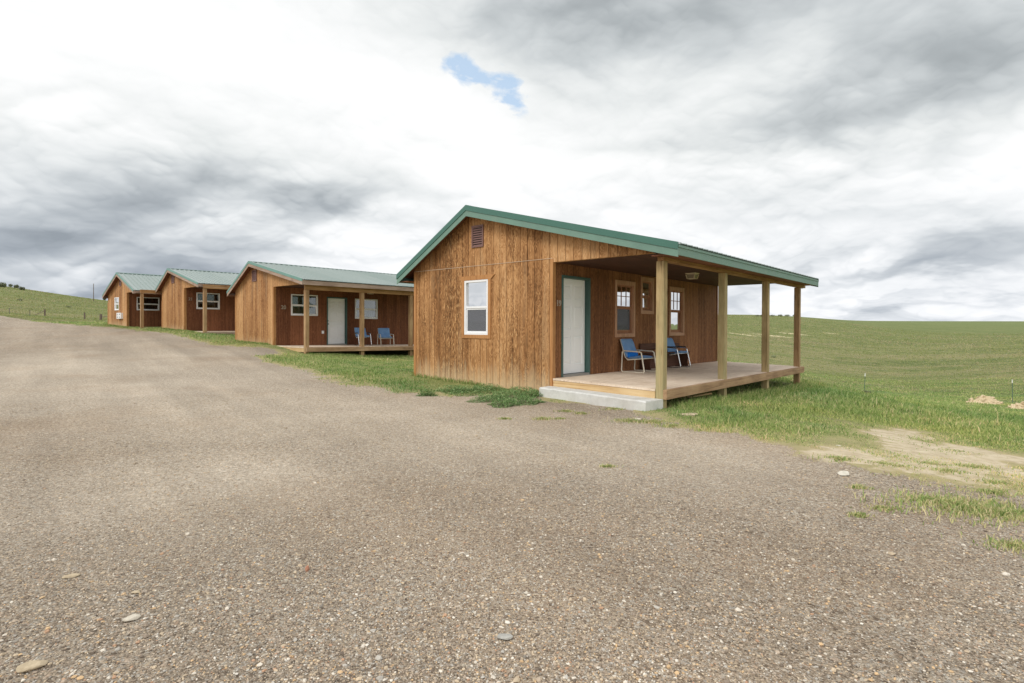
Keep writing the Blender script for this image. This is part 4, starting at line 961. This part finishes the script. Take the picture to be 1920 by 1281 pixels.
# loose gravel, real stones near the camera
ICO_V = []; 
_t = (1+5**.5)/2
ICO_V = np.array([(-1, _t, 0), (1, _t, 0), (-1, -_t, 0), (1, -_t, 0), (0, -1, _t), (0, 1, _t), (0, -1, -_t), (0, 1, -_t), (_t, 0, -1), (_t, 0, 1), (-_t, 0, -1), (-_t, 0, 1)], float)/math.hypot(1, _t)
ICO_F = np.array([(0, 11, 5), (0, 5, 1), (0, 1, 7), (0, 7, 10), (0, 10, 11), (1, 5, 9), (5, 11, 4), (11, 10, 2), (10, 7, 6), (7, 1, 8), (3, 9, 4), (3, 4, 2), (3, 2, 6), (3, 6, 8), (3, 8, 9), (4, 9, 5), (2, 4, 11), (6, 2, 10), (8, 6, 7), (9, 8, 1)])
def fast_mesh(name, V_, F_, colors, mat_, smooth=True):
    me = bpy.data.meshes.new(name); me.vertices.add(len(V_)); me.vertices.foreach_set('co', V_.astype(np.float32).ravel())
    k = F_.shape[1]; me.loops.add(F_.size); me.loops.foreach_set('vertex_index', F_.astype(np.int32).ravel())
    me.polygons.add(len(F_)); me.polygons.foreach_set('loop_start', (np.arange(len(F_))*k).astype(np.int32)); me.polygons.foreach_set('use_smooth', np.full(len(F_), smooth))
    me.update()
    a = me.attributes.new('tint', 'FLOAT_COLOR', 'POINT'); a.data.foreach_set('color', np.concatenate([colors, np.ones((len(colors), 1))], 1).astype(np.float32).ravel())
    me.materials.append(mat_); o = bpy.data.objects.new(name, me); C.objects.link(o); return o
def tint_mat(name, rough=.85, spec=.3, trans=0., bump=0.):
    m_, t = mat(name, rough, spec); a = t.new('ShaderNodeAttribute'); a.attribute_name = 'tint'
    t.set(t.b.inputs['Base Color'], a.outputs['Color'])
    if bump: t.set(t.b.inputs['Normal'], t.bump(t.noise(t.obj, 260., 3.), bump, .002))
    if trans:
        tl = t.new('ShaderNodeBsdfTranslucent'); t.l.new(a.outputs['Color'], tl.inputs[0]); mx = t.new('ShaderNodeMixShader'); mx.inputs[0].default_value = trans
        t.l.new(t.b.outputs[0], mx.inputs[1]); t.l.new(tl.outputs[0], mx.inputs[2]); t.l.new(mx.outputs[0], t.out.inputs[0])
    return m_
NS = 170000
r_ = np.exp(rng.uniform(math.log(1.7), math.log(13.), NS)); a_ = np.radians(rng.uniform(-48, 48, NS))
sx, sy = r_*np.sin(a_), r_*np.cos(a_); keep = (gravel_sd(sx, sy) < -.02) & (vnoise(sx, sy, .9, 21)*.6+vnoise(sx, sy, 2.7, 22)*.4 > rng.uniform(.0, .62, NS)); sx, sy, r_ = sx[keep], sy[keep], r_[keep]; n = len(sx)
size = .0030+rng.gamma(2., .00125, n); size[rng.random(n) < .010] *= 2.0; size *= np.clip(.75+r_*.035, .8, 1.15)
pal = np.array([S(96, 84, 74), S(140, 126, 112), S(168, 152, 134), S(192, 174, 148), S(176, 172, 164), S(214, 206, 192), S(176, 138, 110), S(226, 220, 208), S(128, 122, 114), S(202, 170, 128)])
ci = rng.choice(len(pal), n, p=[.09, .19, .23, .16, .1, .08, .025, .015, .06, .05]); col = pal[ci]*rng.uniform(.85, 1.12, (n, 1)); fd = np.clip((r_-2)/8, .15, .8)[:, None]; col = col*(1.06-1.06*fd)+np.array(S(180, 165, 143))*rng.uniform(.88, 1.08, (n, 1))*fd
V_ = ICO_V[None]*(1+rng.uniform(-.28, .28, (n, 12, 1)))*np.stack([rng.uniform(.8, 1.5, n), rng.uniform(.7, 1.1, n), rng.uniform(.45, .8, n)], 1)[:, None]*size[:, None, None]
th = rng.uniform(0, 6.283, n)[:, None]; vx = V_[..., 0]*np.cos(th)-V_[..., 1]*np.sin(th); vy = V_[..., 0]*np.sin(th)+V_[..., 1]*np.cos(th)
sz_ = terrain(sx, sy)+(vnoise(sx, sy, 3., 8)-.5)*.012
V_ = np.stack([vx+sx[:, None], vy+sy[:, None], V_[..., 2]+(sz_+size*.22)[:, None]], -1).reshape(-1, 3)
F_ = (ICO_F[None]+(np.arange(n)*12)[:, None, None]).reshape(-1, 3)
o = fast_mesh('loose_gravel', V_, F_, np.repeat(col, 12, 0), tint_mat('loose_stone', .85, .25), False)
tag(o, 'loose mixed tan and grey gravel strewn over the lot', 'gravel', kind='stuff')

# ------------------------------------------------------------------ grass blades
def in_foot(x, y):
    k = np.zeros(x.shape, bool)
    for f in FOOT: k |= seg_sd(x, y, f) < 0
    return k
def blades(bx, by, h, wdt, lean, cols, name, mat_, zoff=0.):
    n = len(bx); th = rng.uniform(0, 6.283, n); ph = rng.uniform(0, 6.283, n); z0 = terrain(bx, by)+zoff
    ax, ay = np.cos(th)*wdt, np.sin(th)*wdt; lx, ly = np.cos(ph)*lean*h, np.sin(ph)*lean*h
    P_ = np.empty((n, 5, 3))
    P_[:, 0] = np.stack([bx-ax, by-ay, z0-.01], 1); P_[:, 1] = np.stack([bx+ax, by+ay, z0-.01], 1)
    P_[:, 2] = np.stack([bx-ax*.75+lx*.35, by-ay*.75+ly*.35, z0+h*.6], 1); P_[:, 3] = np.stack([bx+ax*.75+lx*.35, by+ay*.75+ly*.35, z0+h*.6], 1)
    P_[:, 4] = np.stack([bx+lx, by+ly, z0+h*(1-.25*lean)], 1)
    Fq = np.array([(0, 1, 3), (0, 3, 2), (2, 3, 4)]); F_ = (Fq[None]+(np.arange(n)*5)[:, None, None]).reshape(-1, 3)
    return fast_mesh(name, P_.reshape(-1, 3), F_, np.repeat(cols, 5, 0), mat_)
GB = tint_mat('grass_blade', .7, .25, .35)
gp = np.array([S(124, 148, 82), S(146, 168, 96), S(164, 180, 112), S(176, 188, 124), S(202, 196, 140), S(214, 200, 158), S(104, 132, 72)])
NG = 620000
r_ = np.exp(rng.uniform(math.log(6.2), math.log(75.), NG)); a_ = np.radians(rng.uniform(-46, 46, NG)); bx, by = r_*np.sin(a_), r_*np.cos(a_)
gsd = gravel_sd(bx, by); dsd = seg_sd(bx, by, DIRT)+(vnoise(bx, by, 2.2, 5)-.5)*.7+(vnoise(bx, by, 7, 6)-.5)*.3
keep = (gsd > -.05+rng.uniform(-.12, .1, NG)) & ~in_foot(bx, by) & ((dsd > 0) | (rng.random(NG) < np.where(vnoise(bx, by, 1.7, 77)*.6+vnoise(bx, by, 4.3, 78)*.4 > .46, .85, .12))) & (rng.random(NG) < np.clip(.65+gsd*1.5, .4, 1))
# strip beneath the porch edges stays grassy only near the rim
bx, by, r_, gsd, dsd = bx[keep], by[keep], r_[keep], gsd[keep], dsd[keep]; n = len(bx)
lux = vnoise(bx, by, .35, 31)*.6+vnoise(bx, by, 1.6, 32)*.4
hh = (.035+.10*np.clip(lux-.2, 0, 1))*rng.uniform(.6, 1.35, n)*np.clip(.5+gsd*1.4, .5, 1.)*np.clip(.4+dsd*.5, .4, 1.)
berm = np.exp(-((bx-9.5)**2/30+(by-15)**2/22)); hh *= (1+.9*berm)*(.55+.9*vnoise(bx, by, 2.3, 61)); hh[rng.random(n) < .02] *= 1.9; dk1 = np.minimum(seg_sd(bx, by, FOOT[0]), seg_sd(bx, by, FOOT[1])); hh *= np.clip(.35+dk1*.5, .4, 1)
hh *= np.where(r_ > 30, 1.1, 1.)
ww = .0018+.00042*r_
yel = np.clip(.5-gsd*.7, .14, .5)+np.clip(.45-dsd*.5, 0, .55)+(vnoise(bx, by, .8, 41)-.5)*.5
pz = rng.random(n); idx = np.where(pz < np.clip(yel, .06, .85), rng.choice([4, 5, 3], n), rng.choice([0, 1, 2, 1, 6, 3], n))
idx = np.where((r_ > 22) & (idx == 6), 2, idx); pt_ = vnoise(bx, by, .5, 71)*.6+vnoise(bx, by, 1.9, 72)*.4
col = gp[idx]*rng.uniform(.85, 1.18, (n, 1))*(np.array([1., 1., 1.])+(pt_[:, None]-.5)*np.array([.9, .45, .5]))
o = blades(bx, by, hh, ww, rng.uniform(.15, .9, n), col, 'grass', GB); tag(o, 'short green grass growing around the cabins and down the slope', 'grass', kind='stuff')
# tussocks out over the prairie and the hill
NF = 210000; r3 = np.exp(rng.uniform(math.log(55.), math.log(420.), NF)); a3 = np.radians(rng.uniform(-46, 46, NF)); fx, fy = r3*np.sin(a3), r3*np.cos(a3)
kk = (gravel_sd(fx, fy) > .3) & ~in_foot(fx, fy); fx, fy, r3 = fx[kk], fy[kk], r3[kk]; n = len(fx)
fn = vnoise(fx, fy, .045, 51)*.45+vnoise(fx, fy, .16, 52)*.35+vnoise(fx, fy, .6, 53)*.2
fp = np.array([S(138, 150, 90), S(150, 158, 100), S(162, 162, 112), S(172, 162, 126), S(180, 168, 136), S(122, 132, 88), S(156, 162, 138)])
ii = np.clip((fn-.22)*7+rng.normal(0, .9, n), 0, 4).astype(int); ii = np.where(rng.random(n) < .05, 5, ii); ii = np.where(rng.random(n) < .03, 6, ii)
o = blades(fx, fy, rng.uniform(.06, .2, n)*np.clip(r3/120, .7, 1.5), .0005*r3, rng.uniform(.5, 1.5, n), fp[ii]*rng.uniform(.95, 1.12, (n, 1))*np.array([1.06, 1.01, 1.05]), 'prairie_grass', GB); tag(o, 'olive and tan prairie grass covering the far field and hill', 'grass', kind='stuff')
# longer seeding grass at the deck edges and corners
ex, ey = [], []
def strip(P, u0, w0, u1_, w1_, k, sp_=.12):
    t_ = rng.random(k); q = [cw(P, u0+(u1_-u0)*a+rng.normal(0, sp_), w0+(w1_-w0)*a+rng.normal(0, sp_)) for a in t_]
    for p in q: ex.append(p[0]); ey.append(p[1])
strip(P1, 7.25, .3, 7.3, 9.2, 5200, .16); strip(P1, 6.6, .6, 6.5, 8.6, 1200, .3); strip(P1, -.1, -.05, -.2, 3., 700, .1); strip(P2, 6.5, .1, 6.55, 7.6, 2600, .1); strip(P2, 6.2, .3, 6.2, 7.2, 900, .15); strip(P2, .1, -.1, 3.7, -.12, 700, .06); strip(P3, .0, -.1, 6.4, -.12, 900, .08); strip(P3, 6.45, 0, 6.5, 5, 900, .1); strip(P4, .0, -.1, 6.9, -.12, 900, .1); strip(P1, .0, -.07, 2.6, -.09, 500, .05)
ex, ey = np.array(ex), np.array(ey); n = len(ex); k = gravel_sd(ex, ey) > -.9; ex, ey = ex[k], ey[k]; n = len(ex)
rr2 = np.hypot(ex, ey)
idx = rng.choice([0, 1, 2, 6, 4, 1], n); o = blades(ex, ey, rng.uniform(.05, .15, n)*np.where(rr2 > 20, .8, 1.), .0018+.0003*rr2, rng.uniform(.1, .7, n), gp[idx]*rng.uniform(.8, 1.15, (n, 1)), 'long_grass', GB)
tag(o, 'longer uncut grass standing along the porch edges and wall feet', 'grass', kind='stuff')
# scattered tufts on the gravel
tx, ty, thh = [], [], []
for (x, y, r0) in TUFT:
    k = int(2200*r0+90); a = rng.uniform(0, 6.283, k); q = np.abs(rng.normal(0, .62, k))*r0; tx += list(x+np.cos(a)*q*1.5); ty += list(y+np.sin(a)*q*.8); thh += list(rng.uniform(.015, .06, k)*(.6+min(r0, .4)*1.6))
tx, ty, thh = map(np.array, (tx, ty, thh)); n = len(tx); idx = rng.choice([0, 1, 2, 3, 4, 5, 5, 4], n)
o = blades(tx, ty, thh, np.full(n, .0035)+.0002*np.hypot(tx, ty), rng.uniform(.3, 1.1, n), gp[idx]*rng.uniform(.85, 1.15, (n, 1)), 'grass_tufts', GB); tag(o, 'sparse grass tufts sprouting through gravel and dry dirt', 'grass', kind='stuff')

# ------------------------------------------------------------------ leafy weeds by the gable wall
LEAF = tint_mat('weed_leaf', .65, .3, .25)
lp = np.array([S(104, 140, 82), S(126, 160, 98), S(150, 178, 116), S(86, 118, 70), S(164, 184, 130)])
WL = ['leftmost of the larger weed clumps at the foot of the nearest gable wall', 'broad weed clump on the gravel below the gable window', 'weed clump against the wall below the gable window\'s right edge', 'small weed clump just below and right of the broad one', 'weed clump between the window and the concrete step, nearest the gravel', 'weed clump against the wall halfway to the concrete step', 'weed clump farthest out on the gravel in front of the step end', 'weed clump farthest out on the gravel below the window corner', 'weed clump touching the left end of the concrete step', 'tiny weed clump alone on the gravel near the left wall corner']
for i, (px, py, r0, _) in enumerate(WEED_PX):
    p = ground_pt(px, py); r0 *= 1.22; k = int(6200*r0); a = rng.uniform(0, 6.283, k); q = np.sqrt(rng.random(k))*r0*(1+.25*np.sin(a*3+i))
    lx, ly = p[0]+np.cos(a)*q*1.15, p[1]+np.sin(a)*q*.75; hz = terrain(lx, ly)+rng.random(k)**1.2*.15*np.clip(1.15-(q/r0)**2, .12, 1)
    s_ = rng.uniform(.009, .02, k); th, tl = rng.uniform(0, 6.283, k), rng.uniform(-.9, .9, k)
    dx_, dy_, dz_ = np.cos(th)*np.cos(tl), np.sin(th)*np.cos(tl), np.sin(tl); ex_, ey_ = -np.sin(th), np.cos(th)
    Pq = np.stack([np.stack([lx-dx_*s_, ly-dy_*s_, hz-dz_*s_], 1), np.stack([lx+ex_*s_*.5, ly+ey_*s_*.5, hz], 1), np.stack([lx+dx_*s_, ly+dy_*s_, hz+dz_*s_], 1), np.stack([lx-ex_*s_*.5, ly-ey_*s_*.5, hz+.003], 1)], 1).reshape(-1, 3)
    F_ = (np.array([[0, 1, 2, 3]])+(np.arange(k)*4)[:, None])
    o = fast_mesh('weed_clump', Pq, F_, np.repeat(lp[rng.integers(0, 5, k)]*rng.uniform(.8, 1.15, (k, 1)), 4, 0), LEAF, False)
    tag(o, WL[i], 'weed', 'weeds growing at the wall foot')

# ------------------------------------------------------------------ T-posts, dirt piles
TPG = paint('t_post_green', S(92, 116, 102), .6, .1); TPW = paint('t_post_white_tip', S(232, 232, 228), .5, .03); TPD = paint('t_post_dull', S(96, 96, 86), .7, .1)
def tpost(px, py, H, lab, tilt=0.):
    Ds = np.linspace(16, 60, 400); q_ = ray(px, py)[None]*Ds[:, None]; hh_ = q_[:, 2]-terrain(q_[:, 0], q_[:, 1]); p = q_[np.argmin(np.abs(hh_-H))].copy(); p[2] = tz(p[0], p[1]);  r = empty('fence_post', (p[0], p[1], p[2]), .3); r.rotation_euler = (tilt, tilt*.5, .3); tag(r, lab, 'post', 'steel posts at the field edge')
    def T(z0, z1, nm, mt_, e=0.):
        m = MB(); m.box(-.016-e, .016+e, -.003-e, .003+e, z0, z1); m.box(-.003-e, .003+e, -.026-e, -.003-e, z0, z1)
        for k in range(int((z1-z0)/.09)): m.box(-.006, .006, .004+e, .011+e, z0+.03+k*.09, z0+.055+k*.09)
        m.build(nm, mt_, r)
    T(-.3, H-.19, 'post_body', TPG); T(H-.19, H, 'white_tip', TPW, .006)
tpost(1621, 700, 1.33, 'thin green steel post with white tip, in the grass right of the nearest porch', .02)
tpost(1899, 712, 1.38, 'thin steel post with white tip standing in front of the pale dirt piles', -.02)
def pile(px, py, rx, ry, h, lab, seed):
    p = ground_pt(px, py); n = 34; vs, fs = [], []; rs = np.random.default_rng(seed)
    gx, gy = np.meshgrid(np.linspace(-1, 1, n), np.linspace(-1, 1, n)); R2 = np.hypot(gx, gy)
    hgt = h*np.clip(1-R2, 0, 1)**.8*(.55+.9*vnoise(gx*3+seed, gy*3, 1.2, seed))+.16*h*(vnoise(gx, gy, 9., seed)-.5)*np.clip(1.2-R2, 0, 1)*2
    wx, wy = p[0]+gx*rx, p[1]+gy*ry; z = terrain(wx.ravel(), wy.ravel()).reshape(n, n)+hgt-.03-.1*np.clip(R2-.95, 0, 1); z += rs.uniform(-.02, .02, z.shape)*(R2 < 1)
    vs = np.stack([wx-p[0], wy-p[1], z-p[2]], -1).reshape(-1, 3); m = MB()
    for i in range(n-1):
        for j in range(n-1):
            if R2[i, j] < 1.12: fs.append((i*n+j, i*n+j+1, (i+1)*n+j+1, (i+1)*n+j))
    m.add(vs, fs)
    for _ in range(60):
        a, q = rs.uniform(0, 6.28), rs.uniform(0, .95)**.7; cx, cy = math.cos(a)*q, math.sin(a)*q; s_ = rs.uniform(.025, .09)
        iz = int((cy+1)/2*(n-1)); ix = int((cx+1)/2*(n-1)); c0 = vs[iz*n+ix]; V0 = ICO_V*(1+rs.uniform(-.3, .3, (12, 1)))*s_*np.array([1.2, 1, .8])+c0+np.array([0, 0, s_*.3]); m.add(V0, [tuple(f) for f in ICO_F])
    o = m.build('dirt_pile', RK['tan2']); o.location = p; tag(o, lab, 'dirt pile', 'piles of dug soil')
RK['tan2'] = rockmat('dug_soil', S(182, 160, 126), S(216, 200, 168))
pile(1846, 757, .95, .7, .46, 'pale heap of dug dirt left of the white tipped post', 3)
pile(1925, 768, .9, .6, .38, 'pale dirt heap right of and behind the white tipped post at the photo\'s edge', 5)

# ------------------------------------------------------------------ far left: fence posts, rails, shrubs, pole
OLDW = lumber('old_fence_wood', S(84, 72, 62), S(118, 104, 92), S(144, 130, 116), 2, 21.)
def wpost(px, py, H, R, lab, name='wooden_fence_post'):
    p = ground_pt(px, py); m = MB(); m.tube([(0, 0, -.3), (.01, 0, H*.5), (0, .01, H)], [R, R*.95, R*.9], 10); m.tube([(0, 0, H), (0, 0, H+.02)], [R*.9, R*.5], 10); o = m.build(name, OLDW, None, smooth=False); o.location = p; tag(o, lab, 'fence post', 'old fence posts by the hill'); return p
a = wpost(84, 592.5, 1.15, .13, 'dark wooden fence post with a sloping brace at the foot of the hill')
b = wpost(158.5, 599.5, 1.15, .12, 'lone dark wooden post between the braced one and the farthest cabin')
c_ = wpost(189, 600.5, .95, .19, 'thick short grey post beside the left wall of the farthest cabin')
a = np.array(a)
m = MB(); q = ground_pt(64, 591.5); m.tube([q-a+np.array([0, 0, .05]), np.array([-.08, 0, .85])], .05, 8); o = m.build('brace_pole', OLDW); o.location = a; tag(o, 'thin sloping brace pole leaning on the leftmost dark fence post', 'pole')
c_ = np.array(c_); m = MB(); m.tube([(.1, 0, .55), (2.2, .3, .55)], .05, 8); o = m.build('fence_rail', OLDW); o.location = c_; tag(o, 'short horizontal rail running from the thick grey post behind the farthest cabin', 'rail')
for px, py, lab in ((17.5, 589, 'faint thin steel post at the photo\'s left edge below the hill'), (56, 592, 'faint thin steel post just left of the sloping brace')):
    p = ground_pt(px, py); m = MB(); m.box(-.03, .03, -.03, .03, -.2, .95); o = m.build('fence_post', TPD); o.location = p; tag(o, lab, 'post')
p = ground_pt(175.5, 565); D_ = p[1]; m = MB(); H = (565-532)/FPX*D_; m.tube([(0, 0, -1), (0, 0, H)], [.14, .10], 8); pole = m.build('utility_pole', OLDW); pole.location = p; tag(pole, 'tall thin pole standing beyond the hill crest left of the farthest cabin', 'pole')
SHR = tint_mat('shrub_leaf', .8, .2, .2)
def shrub(px, py, wpx, hpx, lab, D=None, name='shrub', tint=(.8, 1.), cat='shrub'):
    p = ground_pt(px, py); D_ = p[1]; rx, h = wpx/2/FPX*D_, hpx/FPX*D_; k = 900
    v = rng.normal(0, 1, (k, 3)); v /= np.linalg.norm(v, axis=1)[:, None]; v *= rng.random((k, 1))**.4; lob = 1+.3*np.sin(v[:, :1]*6+px)*np.cos(v[:, 1:2]*5)
    c0 = v*lob*np.array([rx, rx, h*.55])+np.array([0, 0, h*.5]); s_ = max(.05, h*.09)
    t1 = rng.normal(0, 1, (k, 3)); t1 /= np.linalg.norm(t1, axis=1)[:, None]; t2 = np.cross(t1, rng.normal(0, 1, (k, 3))); t2 /= np.linalg.norm(t2, axis=1)[:, None]
    Pq = np.stack([c0-t1*s_, c0+t2*s_*.6, c0+t1*s_, c0-t2*s_*.6], 1).reshape(-1, 3)
    cl = np.array([S(104, 112, 84), S(126, 132, 100), S(146, 148, 116)])[rng.integers(0, 3, k)]*rng.uniform(*tint, (k, 1))
    r = empty(name, p); tag(r, lab, cat)
    o = fast_mesh('foliage', Pq, (np.array([[0, 1, 2, 3]])+(np.arange(k)*4)[:, None]), np.repeat(cl, 4, 0), SHR, False); o.parent = r
    m = MB(); m.tube([(0, 0, -.2), (0, 0, h*.5)], [h*.05, h*.02], 6)
    for q in range(4): an = q*1.6+px; m.tube([(0, 0, h*.1), (math.cos(an)*rx*.6, math.sin(an)*rx*.6, h*.7)], [h*.03, h*.01], 5)
    m.build('stem', OLDW, r)
shrub(4, 539, 14, 9, 'dark green bush at the left edge on top of the hill')
shrub(20, 538, 6, 5, 'small dark bush on the hill crest just right of the edge bush')
shrub(31, 540.5, 9, 6, 'grey bush on the hill crest right of the yellow flowers', tint=(.7, .95))
shrub(41, 544, 10, 6, 'rightmost dark bush of the group on the hill crest', tint=(.6, .85))
shrub(38, 564, 9, 3.5, 'grey sagebrush halfway up the left hill', tint=(1., 1.35), name='sagebrush')
shrub(128, 576.5, 10, 2.5, 'low grey sagebrush in the middle of the left hill', tint=(1.1, 1.4), name='sagebrush')
shrub(196, 563, 5, 7, 'small dark conifer beyond the hill beside the farthest cabin roof', name='conifer', tint=(.5, .7), cat='tree')
# scrub on the crest seen between the porch posts
for i, (px, w_, h_) in enumerate([(1420, 8, 3), (1428, 6, 3), (1448, 9, 3), (1463, 9, 3.5), (1476, 10, 3.5), (1489, 5, 3)]):
    shrub(px, 593.5, w_, h_, ['farthest left', 'second', 'third', 'fourth', 'fifth', 'farthest right'][i]+' of the small bushes on the hill crest seen through the porch posts', tint=(.8, 1.1))
shrub(1451, 671, 9, 5, 'small pale grey sagebrush in the field between the last two porch posts', tint=(1.6, 2.), name='sagebrush')
shrub(1623, 740, 16, 6, 'low leafy tuft at the foot of the green steel post', tint=(1.1, 1.4), name='weed_clump', cat='weed')
